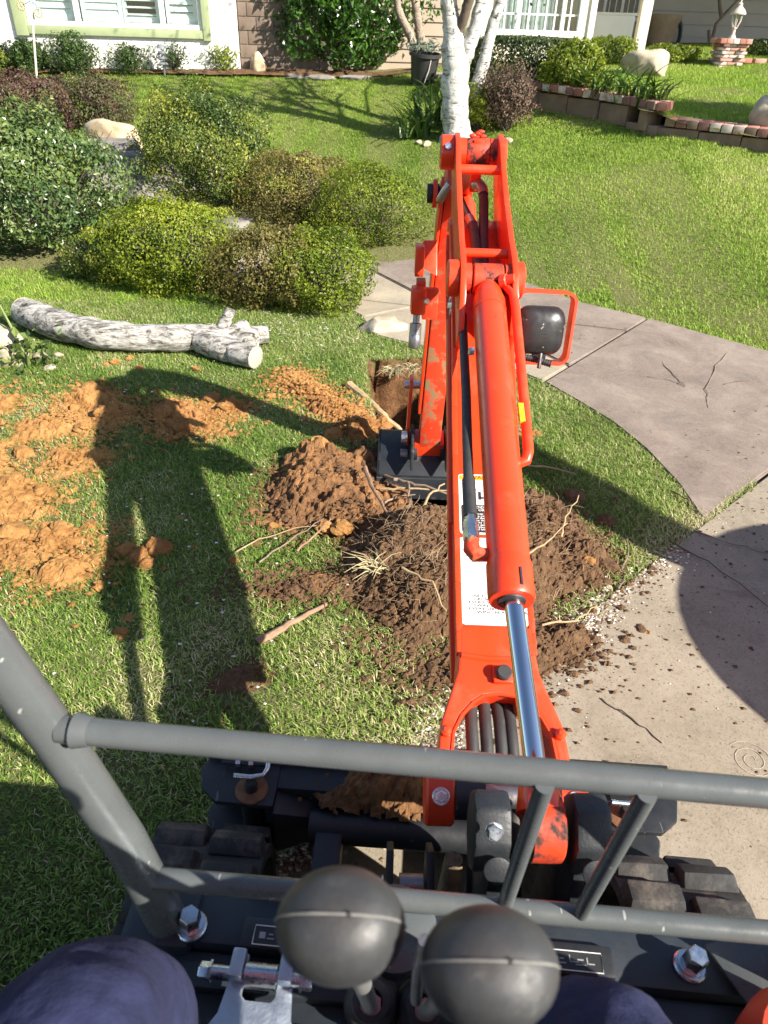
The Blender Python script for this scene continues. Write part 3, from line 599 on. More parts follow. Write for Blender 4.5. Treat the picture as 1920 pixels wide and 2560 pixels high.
# --- decals
def decal_plane(name, c, u, v, wu, wv, mat, parent, th=.0012):
    u = Vector(u).normalized(); v = Vector(v).normalized(); n_ = u.cross(v); pts = []; r = min(wu, wv)*.06
    for cx, cy, a0 in ((1,1,0),(-1,1,90),(-1,-1,180),(1,-1,270)):
        for k in range(4):
            a = math.radians(a0+30*k); pts.append(Vector(c)+u*(cx*(wu/2-r)+r*math.cos(a))+v*(cy*(wv/2-r)+r*math.sin(a)))
    return part(name, MB().prism(pts, n_*th), mat, parent)
def text(name, s_, c, u, v, size, mat, parent, align='LEFT', lift=.002, sx=1.0, space=1.0):
    u = Vector(u).normalized(); v = Vector(v).normalized(); n_ = u.cross(v)
    cu = bpy.data.curves.new(name, 'FONT'); cu.body = s_; cu.size = size; cu.align_x = align; cu.space_line = space; cu.resolution_u = 2
    ob = bpy.data.objects.new(name, cu); COL.objects.link(ob)
    dg = bpy.context.evaluated_depsgraph_get(); me = bpy.data.meshes.new_from_object(ob.evaluated_get(dg)); bpy.data.objects.remove(ob)
    p0 = Vector(c)+n_*lift
    me.transform(Matrix(((u.x*sx, v.x, n_.x, p0.x), (u.y*sx, v.y, n_.y, p0.y), (u.z*sx, v.z, n_.z, p0.z), (0,0,0,1))))
    me.materials.clear(); return link(name, me, mat, parent)
bd, bn, U_ = fd, fn, Vector((1,0,0)); MR = MRF
def BT(w, s_, h=.0): return FP(w, s_, h)
lw = decal_plane('warning_label', BT(.0,.299,.0005), U_, bd, .124, .156, WHITE, boom)
decal_plane('orange_band', BT(0,.3675,.0018), U_, bd, .116, .0125, LORANGE, lw)
text('band_text', 'WARNING', BT(-.036,.3635,.002), U_, bd, .0125, INK, lw, lift=.0016, sx=1.25)
part('alert_triangle', MB().prism([BT(-.052,.363,.0032), BT(-.040,.363,.0032), BT(-.046,.3725,.0032)], bn*.0006), INK, lw)
for a_, b_ in (((-.052,.308),(.052,.308)), ((.052,.308),(.0,.355)), ((.0,.355),(-.052,.308))): part('hazard_triangle_edge', MB().tube([BT(*a_,.0022), BT(*b_,.0022)], .0012, 6), INKG, lw)
for cx, cy, sx_, sy_ in ((-.028,.326,.007,.016),(-.016,.320,.006,.020),(-.006,.314,.022,.005),(.006,.326,.006,.022)): part('hazard_symbol', MB().box(BT(cx,cy,.0022), (sx_,sy_,.001), MR), INK, lw)
decal_plane('black_panel', BT(0,.260,.0014), U_, bd, .114, .070, INK, lw)
text('panel_heading', 'TO AVOID PERSONAL\nINJURY OR DEATH', BT(-.053,.2855,.002), U_, bd, .0082, WHITE, lw, lift=.0014, sx=1.12, space=.9)
text('panel_text', 'Always keep your foot\nwithin the pedal area\nof foot of the machine\notherwise there is\na possibility of\nyour toes getting\ncaught between swing\nframe and blade\nor boom.', BT(-.053,.2695,.002), U_, bd, .0066, WHITE, lw, lift=.0014, sx=1.25, space=.85)
lg = decal_plane('greasing_label', BT(0,.113,.0005), U_, bd, .132, .198, WHITE, boom)
text('label_heading', 'GREASING', BT(-.014,.196,.001), U_, bd, .010, INKG, lg, lift=.0016, sx=1.3)
text('label_text', '· DAILY\n     GREASING POINT\n· EVERY 50 HR\n     SWING BEARING TOOTH\n· EVERY 200 HR\n     SWING BEARING BALL', BT(-.056,.0735,.001), U_, bd, .0088, INK, lg, lift=.0016, sx=1.3, space=.80)
text('label_note', 'See operator\'s Manual for\ninformation and instructions', BT(-.060,.0265,.001), U_, bd, .0086, INKG, lg, lift=.0016, sx=1.3, space=.8)
part('rule', MB().box(BT(0,.0345,.0018), (.118,.0010,.0006), MR), INKG, lg)
for cy in (.176,.168,.160): part('diagram_bar', MB().box(BT(-.044,cy,.0018), (.020,.0035,.0006), MR), INKG, lg)
part('rule', MB().box(BT(-.02,.150,.0018), (.075,.0010,.0006), MR), INKG, lg); part('rule', MB().box(BT(-.02,.182,.0018), (.075,.0010,.0006), MR), INKG, lg)
dgp = [((-.050,.112),(-.028,.112),(-.028,.120),(-.046,.124),(-.050,.112)), ((-.052,.104),(-.020,.104)), ((-.052,.100),(-.020,.100)), ((-.052,.092),(-.006,.092),(-.004,.084),(-.050,.084),(-.052,.092)), ((-.030,.104),(-.026,.112)), ((-.020,.104),(-.030,.136),(-.026,.140)), ((-.012,.106),(.02,.124)), ((-.010,.102),(.02,.112)), ((-.018,.104),(-.014,.132))]
for pp_ in dgp: part('diagram_line', MB().tube([BT(*q, .0018) for q in pp_], .0007, 5), INKG, lg)
lf = decal_plane('side_decal', BP(-.0685,1.95,.965), (0,.88,.47), (0,-.47,.88), .26, .06, WHITE, boom)
for k in range(5): part('decal_stroke', MB().box(BP(-.0702,1.865+k*.042,.92+k*.0225), (.001,.016,.034), Matrix.Rotation(math.radians(28),3,'X')), INK, lf)
# --- work light on the right of the boom
LD_ = 1.95; WLc = PD(1362, 822, LD_)
def rrect(c, u, v, a, b, r, n=6):
    out = []
    for cx, cy, a0 in ((1,1,0),(-1,1,90),(-1,-1,180),(1,-1,270)):
        for k in range(n+1): t = math.radians(a0+90*k/n); out.append(Vector(c)+u*(cx*(a-r)+r*math.cos(t))+v*(cy*(b-r)+r*math.sin(t)))
    return out
lu = Vector((.985,.02,-.03)).normalized(); ln_ = (CAM-WLc).normalized(); ln_ = (ln_+Vector((.26,0,-.16))).normalized(); lu = (lu-ln_*lu.dot(ln_)).normalized(); lv = ln_.cross(lu)
oc = WLc + lu*(-.004)
ro = rrect(oc, lu, lv, .085, .100, .030); ri = rrect(oc, lu, lv, .0775, .0925, .024); wm = MB(); nn = len(ro); dep = -ln_*.045
P8 = ro+ri+[p+dep for p in ro]+[p+dep for p in ri]; fs = []
for i in range(nn):
    j = (i+1) % nn; fs += [(i, j, nn+j, nn+i), (2*nn+i, 3*nn+i, 3*nn+j, 2*nn+j), (i, 2*nn+i, 2*nn+j, j), (nn+i, nn+j, 3*nn+j, 3*nn+i)]
wm.add(P8, fs); lb = part('light_guard', wm, ORANGE, EX)
part('guard_mount', MB().tube([oc-lu*.08+lv*.093+dep*.5, BP(.07,1.80,1.02)], [.016,.016], 8), ORANGE, lb)
lc = oc - lv*.008 - lu*.006; hm = MB(); rings = [(.064,.062,.0,.030),(.068,.066,.014,.034),(.065,.063,.032,.034),(.052,.050,.046,.032),(.024,.024,.053,.016)]
base_i = [rrect(lc+ln_*(h-.036), lu, lv, a, b, min(r, a, b)) for a, b, h, r in rings]; k = len(base_i[0]); vs = [p for rg in base_i for p in rg]
fs = [tuple(range(k))[::-1], tuple(range((len(rings)-1)*k, len(rings)*k))]
for i in range(len(rings)-1):
    for j in range(k): j2 = (j+1) % k; fs.append((i*k+j, i*k+j2, (i+1)*k+j2, (i+1)*k+j))
hm.add(vs, fs)
LAMP = M('lamp_housing_plastic', (.022,.023,.024), .34, var=.15, vs=20, bs=300, bst=.05, scr=(.30,.28,.24), dirt=(.34,.27,.19), ds=24, dthr=(.70,.76))
wh = part('work_light', hm, LAMP, EX, sharp=60)
for k, (sx_, sy_) in enumerate(((.036,.0016),(.042,.0016),(.034,.0016))): part('moulded_line', MB().box(lc-lu*.004+lv*(-.004-k*.009)+ln_*.0165, (sx_,sy_,sy_)), RUBBER, wh)
part('lamp_clamp', MB().box(lc-lv*.072+lu*.006-ln_*.01, (.038,.02,.022)), BLACK, wh, .004)
cdp = [PD(x, y, LD_) for x, y in ((1285,742),(1292,775),(1296,810),(1290,850),(1294,878),(1312,893),(1345,900),(1376,910))]
part('cable_conduit', MB().tube(cdp, .0082, 12), RUBBER, wh)
for k in range(40):
    t = k/39*6.999; i = int(t); p = cdp[i].lerp(cdp[i+1], t-i); d_ = (cdp[i+1]-cdp[i]).normalized(); part('conduit_ring', MB().tube([p-d_*.0014, p+d_*.0014], .0098, 10), RUBBER, wh)
part('cable_tie', MB().tube([PD(1352,884,LD_-.02), PD(1347,920,LD_-.02)], .0055, 8), BLACK, wh)
# --- swing bracket (black casting) and pins
sb = MB()
def sbx(c, sz, rx=0): sb.box(c, sz, Matrix.Rotation(math.radians(rx),3,'X'))
EX0 = BP(0, .62, .6)
ears = [(-.093, .060), (.058, .056)]
def ear(w, wd):
    m = MB(); yz = [(.565,.650),(.600,.685),(.636,.680),(.660,.642),(.658,.595),(.634,.566),(.588,.556),(.562,.592)]
    m.prism(*side([(y-.018, z+.018) for y, z in yz], w, w+wd)); return m
swb = part('swing_bracket', ear(-.078,.052), BLACKCAST, EX, .008)
part('ear', ear(.064,.050), BLACKCAST, swb, .008)
part('web', MB().prism(*side([(.56,.60),(.64,.60),(.69,.42),(.69,.20),(.60,.16),(.52,.22),(.51,.42)], -.050, -.018)), BLACKCAST, swb, .006)
part('web', MB().prism(*side([(.56,.60),(.64,.60),(.69,.42),(.69,.20),(.60,.16),(.52,.22),(.51,.42)], .074, .098)), BLACKCAST, swb, .006)
part('pivot_post', MB().lathe([(.055,0),(.058,.01),(.058,.24),(.05,.25)], BP(.03,.56,.16), (0,0,1), 28), BLACKCAST, swb)
part('pivot_cap', MB().lathe([(.040,0),(.040,.012),(.034,.016)], BP(.034,.53,.41), (0,0,1), 28), M('sandy_cap',(.30,.22,.13),.85,var=.2,vs=30,bs=80,bst=.4), swb)
part('foot_spacer', MB().lathe([(.036,0),(.036,.05)], BP(-.088, FY-.01, FZ+.01), WX, 24), BLACKCAST, swb)
part('dirt_crust', MB().tube([BP(-.098,.58,.58), BP(-.100,.57,.52), BP(-.100,.56,.42), BP(-.098,.55,.33)], [.014,.017,.020,.016], 10), M('caked_dirt',(.13,.095,.055),.95,var=.3,vs=40,bs=110,bst=.8), swb)
part('bolt', MB().hexbolt(BP(-.056,.548,.708), (0,-.75,.66), .0105, .014, 1.2), ZINC, swb)
part('plug', MB().lathe([(.019,0),(.019,.002),(.017,.003)], BP(-.046,.529,.645), (0,-.85,.52), 24), BLACKCAST, swb)
part('plug', MB().lathe([(.019,0),(.019,.002),(.017,.003)], BP(.090,.529,.645), (0,-.85,.52), 24), BLACKCAST, swb)
part('bolt', MB().hexbolt(BP(-.060,.52,.36), (0,-.9,.3), .014, .03, 1.3), BLACK, swb)
# swing cylinder at left
part('swing_cylinder', MB().tube([BP(-.155,.40,.36), BP(-.153,.50,.37), BP(-.152,.585,.385)], [.034,.034,.034], 28), DULL, swb)
part('swing_yoke', MB().prism(*side([(.56,.42),(.66,.46),(.70,.42),(.68,.34),(.58,.30)], -.196, -.184)), BLACK, swb, .003)
part('swing_yoke', MB().prism(*side([(.56,.42),(.66,.46),(.70,.42),(.68,.34),(.58,.30)], -.128, -.116)), BLACK, swb, .003)
part('swing_rod_eye', MB().lathe([(.022,0),(.022,.04)], BP(-.173,.63,.40), WX, 20), DULL, swb)
part('bolt', MB().hexbolt(BP(-.200,.63,.40), (-1,0,0), .012, .014, 1.5), ZINC, swb)
# --- undercarriage: blade, brackets, tracks (turned a little to the left)
UC = Matrix.Rotation(math.radians(-2.4), 3, 'Z'); UO = Vector((.132, .955, 0))
def UP(x, y, z): return UO + UC @ Vector((x, y, 0)) + Vector((0, 0, z))     # x right, y forward of the blade face
def ubox(mb, c, sz, rx=0): mb.box(UP(*c), sz, UC @ Matrix.Rotation(math.radians(rx),3,'X')); return mb
bl = MB(); pr = [(.06,.02),(.035,.05),(.015,.12),(.015,.20),(.035,.275),(.022,.28),(.000,.205),(.000,.12),(.02,.045),(.045,.015)]
bl.prism([UP(-.50, y, z) for y, z in pr], UC @ Vector((1.0,0,0)))
blade = part('dozer_blade', bl, BLACK, EX, .002)
part('blade_lip', ubox(MB(), (0,.012,.285), (1.0,.050,.010)), BLACK, blade, .002)
part('blade_box', ubox(ubox(MB(), (0,-.035,.235), (.80,.075,.075)), (0,-.035,.10), (.8,.07,.07)), BLACK, blade, .006)
part('cross_tube', MB().cyl(UP(-.26,-.115,.215), UP(.30,-.115,.215), .034, n=28), BLACK, blade)
part('blade_arm', MB().hexa([UP(-.245,-.10,.17), UP(-.190,-.10,.17), UP(-.185,-.42,.17), UP(-.240,-.42,.17), UP(-.245,-.10,.235), UP(-.190,-.10,.235), UP(-.185,-.42,.235), UP(-.240,-.42,.235)]), BLACK, blade, .006)
part('blade_arm', MB().hexa([UP(.235,-.10,.17), UP(.290,-.10,.17), UP(.285,-.42,.17), UP(.230,-.42,.17), UP(.235,-.10,.235), UP(.290,-.10,.235), UP(.285,-.42,.235), UP(.230,-.42,.235)]), BLACK, blade, .006)
for s_ in (-1, 1):
    pl2 = lambda z: [UP(s_*a, b, z) for a, b in ((.335,-.005),(.49,-.005),(.505,-.04),(.492,-.085),(.455,-.115),(.335,-.118))]
    e1 = part('bracket', MB().prism(pl2(.262), (0,0,.014)), BLACK, blade, .004)
    e2 = part('bracket', MB().prism(pl2(.115), (0,0,.014)), BLACK, blade, .004)
    part('pin_tube', MB().cyl(UP(s_*.385,-.09,.129), UP(s_*.385,-.09,.262), .024, n=24), BLACK, blade)
    part('washer', MB().lathe([(.034,0),(.034,.004),(.03,.006)], UP(s_*.385,-.085,.2765), (0,0,1), 28), RUST, e1)
    part('lock_pin', MB().lathe([(.013,0),(.013,.02),(.010,.026)], UP(s_*.385,-.085,.281), (0,0,1), 18), BLACK, e1)
    hb = [UP(s_*.385-.035,-.082,.318), UP(s_*.385+.0,-.080,.314), UP(s_*.385+.025,-.075,.316), UP(s_*.385+.032,-.062,.322), UP(s_*.385+.030,-.022,.33), UP(s_*.385+.020,-.010,.332), UP(s_*.385-.02,-.016,.330), UP(s_*.385-.045,-.022,.328)]
    part('pin_handle', MB().tube(hb, .0052, 12), ZINC, e1)
    part('lock_bolt', MB().tube([UP(s_*.46,-.03,.29), UP(s_*.43,-.03,.29), UP(s_*.36,-.03,.29)], .0055, 10), BLACK, e1)
    part('nut', MB().lathe([(.0095,0),(.0095,.010)], UP(s_*.430,-.03,.29), (1,.06,0), 6), ZINC, e1)
    part('nut', MB().lathe([(.0095,0),(.0095,.010)], UP(s_*.402,-.03,.29), (1,.06,0), 6), ZINC, e1)
    part('gusset', MB().hexa([UP(s_*.335,-.06,.12), UP(s_*.335,-.125,.12), UP(s_*.215,-.10,.16), UP(s_*.215,-.02,.16), UP(s_*.335,-.06,.262), UP(s_*.335,-.125,.262), UP(s_*.215,-.10,.215), UP(s_*.215,-.02,.215)]), BLACK, blade, .003)
dp = dict(n='dirt', mat='soil2', blobs=[(0,-.01,.15,.05,.06,0),(.10,0,.12,.05,.05,0),(-.06,.01,.06,.04,.06,0)], cl=700, cr=(.003,.012), sd=77)
def dirtlump(name, P, org, z, parent=None):
    b = P['blobs']; st = .0045; xs = np.arange(-.30, .32, st); ys = np.arange(-.11, .12, st); X, Yy = np.meshgrid(xs, ys); rg = np.random.default_rng(P['sd'])
    wx = X+(fbm(X,Yy,60,3,1)-.5)*.03; wy = Yy+(fbm(X,Yy,60,3,4)-.5)*.03; H = blobh(wx, wy, b)
    for _ in range(P['cl']):
        q = b[rg.integers(len(b))]; cx = q[0]+rg.normal()*q[2]*.7; cy = q[1]+rg.normal()*q[3]*.6; r = P['cr'][0]+(P['cr'][1]-P['cr'][0])*rg.random()**2
        d2 = (wx-cx)**2+(wy-cy)**2; e = float(blobh(np.array([cx]), np.array([cy]), b)[0])
        if e > -.012: H = np.maximum(H, np.where(d2 < r*r, e+np.sqrt(np.maximum(r*r-d2,0))*.9-.2*r, -1))
    H += (fbm(X,Yy,110,3,7)-.5)*.012
    H += (fbm(X,Yy,30,4,17)-.5)*.03; me = gridmesh(name, xs, ys, H, SOILS[P['mat']], None, H > -.004, False)
    o = link(name, me); o.location = Vector(org)+Vector((0,0,z)); return o
bd_ = dirtlump('dirt_pile', dp, UP(-.085,-.045,0), .268); tag(bd_, 'crumbly brown soil lying on the black dozer blade', 'dirt pile', 'heaps of dug soil')
# tracks
def track(xc, label):
    y0, y1, r = -1.42, -.285, .135; z0 = .160; hw = .115
    path = []
    for k in range(13): a = math.radians(-90+180*k/12); path.append((y1+r*math.cos(a), z0+r*math.sin(a)))
    for k in range(13): a = math.radians(90+180*k/12); path.append((y0+r*math.cos(a), z0+r*math.sin(a)))
    n_ = len(path); m = MB(); vs = []; fs = []
    for y, z in path:
        cy, cz = (y1 if y > y1 else (y0 if y < y0 else y)), z0; d = Vector((y-cy, z-cz)); d = d.normalized() if d.length > 1e-6 else Vector((0,1))
        vs += [UP(xc-hw,y,z), UP(xc+hw,y,z), UP(xc+hw,y-d.x*.025,z-d.y*.025), UP(xc-hw,y-d.x*.025,z-d.y*.025)]
    for i in range(n_):
        j = (i+1) % n_
        for a in range(4): b = (a+1) % 4; fs.append((i*4+a, i*4+b, j*4+b, j*4+a))
    m.add(vs, fs); t = part('track', m, TRACKR, EX, label=label)
    # lugs
    per = []; L = 0
    for i in range(n_): a = Vector(path[i]); b = Vector(path[(i+1) % n_]); per.append((L, a, b)); L += (b-a).length
    nl = 38
    for k in range(nl):
        s0 = L*k/nl
        for st, a, b in per:
            if st <= s0 < st+(b-a).length or (st, a, b) == per[-1]:
                p = a.lerp(b, min(1, (s0-st)/max((b-a).length, 1e-6))); d = (b-a).normalized(); break
        nrm = Vector((d.y, -d.x)); nrm = nrm if nrm.dot(Vector((p.x-(y1 if p.x > y1 else (y0 if p.x < y0 else p.x)), p.y-z0))) > 0 else -nrm
        if p.x < -1.1: continue
        for s2 in (-1, 1):
            off = .012*s2
            c = UP(xc+s2*.058, p.x+nrm.x*.012+d.x*off, p.y+nrm.y*.012+d.y*off)
            Mx = UC @ Matrix(((1,0,0),(0,d.x,nrm.x),(0,d.y,nrm.y)))
            lm = MB(); l_, w_, h_ = .052, .021, .014
            lm.hexa([c+Mx@Vector(q) for q in ((-l_,-w_*1.5,-h_),(l_,-w_*1.5,-h_),(l_,w_*1.5,-h_),(-l_,w_*1.5,-h_),(-l_*.95,-w_,h_),(l_*.9,-w_*.8,h_),(l_*.9,w_*.8,h_),(-l_*.95,w_,h_))])
            part('lug', lm, TRACKR, t, .005)
    part('track_frame', MB().hexa([UP(xc-.06,y0,.10), UP(xc+.06,y0,.10), UP(xc+.06,y1,.10), UP(xc-.06,y1,.10), UP(xc-.06,y0,.27), UP(xc+.06,y0,.27), UP(xc+.06,y1,.27), UP(xc-.06,y1,.27)]), BLACK, t, .01)
    part('idler', MB().lathe([(.10,0),(.105,.02),(.105,.07),(.10,.09)], UP(xc-.045,y1,z0), UC@Vector((1,0,0)), 24), BLACK, t)
track(-.445, 'left rubber track'); track(.455, 'right rubber track')
part('undercarriage_frame', ubox(ubox(MB(), (0,-.80,.30), (.56,.60,.20)), (0,-.45,.22), (.30,.22,.10)), BLACK, EX, .01)
# --- upper structure: floor, guard rails, posts, canopy
UA = math.radians(-3.6); UM = Matrix.Rotation(UA, 3, 'Z'); UR = UM @ Vector((1,0,0)); UF = UM @ Vector((0,1,0)); UO2 = Vector((.115, .44, 0))
def HP(x, y, z): return UO2 + UR*x + UF*y + Vector((0,0,z))
def hbox(mb, c, sz, rx=0, rz=0): mb.box(HP(*c), sz, UM @ Matrix.Rotation(math.radians(rz),3,'Z') @ Matrix.Rotation(math.radians(rx),3,'X')); return mb
FLZ = .56
fl_ = part('floor_plate', hbox(MB(), (0,-.34,FLZ-.02), (.92,.66,.04)), FLOOR, EX, .006)
part('front_beam', hbox(MB(), (.0,.035,FLZ-.012), (.90,.085,.055)), FLOOR, fl_, .012)
part('floor_step', hbox(MB(), (-.05,-.045,FLZ+.006), (.62,.030,.020)), FLOOR, fl_, .004)
part('floor_mat', hbox(MB(), (-.25,-.22,FLZ+.006), (.34,.26,.012)), FLOOR, fl_, .004)
part('floor_mat', hbox(MB(), (.27,-.22,FLZ+.006), (.30,.26,.012)), FLOOR, fl_, .004)
part('front_lip', hbox(MB(), (-.10,.074,FLZ+.020), (.40,.010,.030), -12), FLOOR, fl_, .003)
part('corner_gusset', MB().prism([HP(.335,.05,FLZ+.022), HP(.42,.06,FLZ+.05), HP(.46,-.08,FLZ+.03), HP(.445,-.10,FLZ+.022), HP(.37,-.02,FLZ+.022)], (0,0,.006)), RAIL, fl_, .002)
part('post_socket', hbox(MB(), (-.405,.035,FLZ-.01), (.10,.11,.065)), FLOOR, fl_, .016)
part('post_socket', hbox(MB(), (.44,.035,FLZ-.01), (.10,.11,.065)), FLOOR, fl_, .016)
for px_, py_ in ((480,2318),(1722,2418)):
    p = PZ(px_, py_, FLZ+.016); part('bolt', MB().lathe([(.021,0),(.021,.005),(.019,.007),(.017,.007),(.017,.012)], p, (0,0,1), 24).lathe([(.0145,.012),(.0145,.036),(.0125,.039)], p, (.05,-.05,1), 6), ZINC, fl_)
for px_, py_, wd in ((705,2352,.13),(1420,2410,.10)):
    p = PZ(px_, py_, FLZ+.022); e = part('plate_mount', MB().box(p+Vector((.01,.004,0)), (wd,.040,.016), UM), BLACK, fl_, .005)
    t_ = part('plate', MB().box(p+Vector((.008,-.0,.0085)), (wd*.7,.024,.001), UM), INK, e)
    fr = MB(); a_, b_ = wd*.35, .012
    cs = [p+Vector((.008,0,.0095))+UR*(x*a_)+UF*(y*b_) for x, y in ((-1,-1),(1,-1),(1,1),(-1,1),(-1,-1))]; fr.tube(cs, .0006, 5); part('plate_border', fr, WHITE, e)
    for x_, y_, sx_, sy_ in ((-.75,.0,.008,.008),(-.5,.15,.006,.0014),(-.5,-.3,.010,.0014),(-.2,.2,.0014,.009),(-.05,-.1,.012,.0014),(.2,.15,.008,.0014),(.2,-.35,.014,.0012),(.45,.1,.0014,.008),(.6,-.2,.008,.0014)): part('plate_mark', MB().box(p+Vector((.008,0,.0095))+UR*(x_*a_)+UF*(y_*b_), (sx_,sy_,.0004), UM), INKG, e)
# posts and rails
LP = [(-.275,.482,.53),(-.283,.480,.62),(-.300,.477,.78),(-.335,.471,.98),(-.385,.462,1.22),(-.43,.44,1.6),(-.45,.42,2.1)]
gp = part('guard_post', MB().tube(LP, [.026,.026,.025,.0235,.0225,.0225,.0225], 28), RAIL, EX)
RPp = [(.545,.43,.53),(.548,.43,.80),(.556,.42,1.03)]
gp2 = part('guard_post', MB().tube(RPp, .026, 24), RAIL, EX)
ru0, ru1 = PZ(150,1822,1.0), PZ(1945,1986,1.0); rl0, rl1 = PZ(350,2192,.70), PZ(1945,2333,.70)
ru1 = ru0+(ru1-ru0)*1.25; rl1 = rl0+(rl1-rl0)*1.06
ur = part('guard_rail', MB().cyl(ru0, ru1, .0142, n=28), RAIL, EX); lr = part('guard_rail', MB().cyl(rl0, rl1, .0138, n=28), RAIL, EX)
for p, a in ((ru0+(ru1-ru0)*.03, ru1-ru0), (rl0+(rl1-rl0)*.01, rl1-rl0)):
    part('weld', MB().tube([p-a.normalized()*.010, p, p+a.normalized()*.006], [.0185,.0165,.0150], 20), RAIL, gp)
for (a, b), (c, d) in (((1362,1962),(1262,2262)), ((1618,1985),(1448,2290))):
    part('brace', MB().cyl(PZ(a,b,1.0), PZ(c,d,.70), .0095, n=20), RAIL, ur)
for x in (-.45, .62): part('rear_post', MB().tube([(x,-.42,.56),(x,-.42,2.1)], .028, 20), RAIL, EX)
part('canopy_roof', MB().box((.085,-.02,2.13), (1.16,1.0,.07)), M('canopy_orange',(.78,.08,.015),.4), EX, .03, seg=3)
# engine hood and seat behind the operator
part('engine_hood', MB().box((.09,-.72,.86), (1.0,.46,.66)), ORANGE, EX, .06, seg=4)
st_ = part('seat', MB().box((.03,-.26,.80), (.46,.42,.12)), M('seat_vinyl',(.03,.03,.032),.6,bs=200), EX, .04, seg=4)
part('backrest', MB().box((.03,-.46,1.12), (.46,.10,.58), Matrix.Rotation(math.radians(-8),3,'X')), st_.data.materials[0], st_, .04, seg=4)
part('seat_base', MB().box((.03,-.28,.65), (.40,.38,.20)), FLOOR, st_, .01)
rc = part('side_console', MB().box((.475,-.02,.70), (.15,.56,.26), UM), M('console_grey',(.03,.032,.036),.5), EX, .02)
part('console_cover', MB().lathe([(.075,0),(.075,.05),(.06,.07)], PZ(1905,2555,.66)+Vector((.05,-.03,-.06)), (0,0,1), 28), M('red_cover',(.50,.05,.02),.4), rc)
lc_ = part('side_console', MB().box((-.33,-.10,.72), (.12,.46,.28), UM), rc.data.materials[0], EX, .02)
# --- control levers
def lever(k, foot, label, ang):
    k = Vector(k); foot = Vector(foot)
    up = (k-foot).normalized()
    sh = part('control_lever', MB().tube([foot, foot.lerp(k,.35), k-up*.012], [.0095,.0085,.0078], 18), M('lever_steel',(.42,.42,.41),.38,.7,var=.1,vs=40,bst=.06), EX, label=label)
    prof = [(.002,-.034),(.012,-.034),(.0195,-.031),(.026,-.024),(.0300,-.012),(.0312,.0),(.0302,.010),(.0265,.021),(.0195,.029),(.010,.0325),(.002,.0332)]
    kb = part('knob', MB().lathe(prof, k, up, 40), KNOB, sh)
    for v in kb.data.vertices:
        q = v.co-k; a = q.x; v.co.x = k.x+a*1.09; q2 = Vector((0,up.z,-up.y)); b = q.dot(q2); v.co -= q2*b*.08
    for v in kb.data.vertices: q = v.co-k; v.co -= CU*(q.dot(CU)*.05)
    part('mould_line', MB().tube([k+up*(h_*1.012)+Vector((sg*r_*1.09,0,0)) for sg, seq in ((-1, prof[3:]), (1, prof[:2:-1])) for r_, h_ in seq], .0007, 6, False), SEAM, kb)
    part('mould_pip', MB().ball(k+up*.0334+Vector((.006,0,0)), .0014, 8, 6), INK, kb)
    part('boot', MB().lathe([(.036,-.07),(.036,-.06),(.031,-.054),(.034,-.046),(.034,-.040),(.027,-.032),(.030,-.024),(.030,-.018),(.022,-.010),(.0235,-.002),(.022,.004),(.014,.004),(.0125,-.01)], foot+Vector((0,0,.012)), up, 28), RUBBER, sh)
    part('lock_nut', MB().lathe([(.014,0),(.014,.012)], foot+up*.002, up, 6), DULL, sh)
    return sh
lever(PD(852,2312,.372), PZ(927,2515,.63), 'left travel lever with its round black knob', 0)
lever(PD(1222,2418,.352), PZ(1062,2530,.63), 'right travel lever with its round black knob', 0)
# linkage plate between levers
part('lever_link', MB().tube([PD(1062,2350,.62), PD(1045,2430,.66), PD(1040,2500,.72)], .006, 12), DULL, EX)
part('linkage_cover', MB().lathe([(.055,0),(.055,.02),(.045,.025)], PZ(985,2335,.62), (0,.0,1), 28), RAIL, EX)
# --- folding pedal hinge
hc = PZ(640, 2478, .60)
def HQ(x, y, z=0): return hc + UR*x + UF*y + Vector((0,0,z))
ph = part('pedal_hinge', MB().prism([HQ(*q) for q in ((-.075,-.10),(-.070,-.062),(-.052,-.050),(-.040,-.03),(-.036,.0),(-.036,.038),(-.016,.038),(-.016,-.008),(-.010,-.014),(.022,-.014),(.026,-.008),(.026,.038),(.046,.038),(.046,.0),(.050,-.03),(.062,-.050),(.075,-.062),(.080,-.10))], (0,0,.010)), ZBLUE, EX, .003)
part('hinge_pin', MB().cyl(HQ(-.062,.012,.012), HQ(.070,.012,.012), .0085, n=18), ZINC, ph)
part('hinge_barrel', MB().cyl(HQ(-.015,.012,.013), HQ(.025,.012,.013), .0145, n=22), ZINC, ph)
for x in (-.026,.036): part('hinge_lug', MB().box(HQ(x,.020,.018), (.018,.034,.022), UM), ZBLUE, ph, .004)
for x, d_ in ((-.058,-1),(.054,1)):
    part('nut', MB().lathe([(.013,0),(.013,.003),(.0105,.003),(.0105,.014),(.009,.016)], HQ(x,.012,.012), UR*d_, 6), ZINC, ph)
part('hinge_bolt', MB().lathe([(.010,0),(.010,.004),(.008,.007)], HQ(-.066,-.085,.010), (0,0,1), 16), ZINC, ph)
part('pedal', MB().prism([HQ(-.08,-.09,-.012), HQ(.085,-.09,-.012), HQ(.085,-.16,-.012), HQ(-.08,-.16,-.012)], (0,0,.010)), ZBLUE, ph, .003)
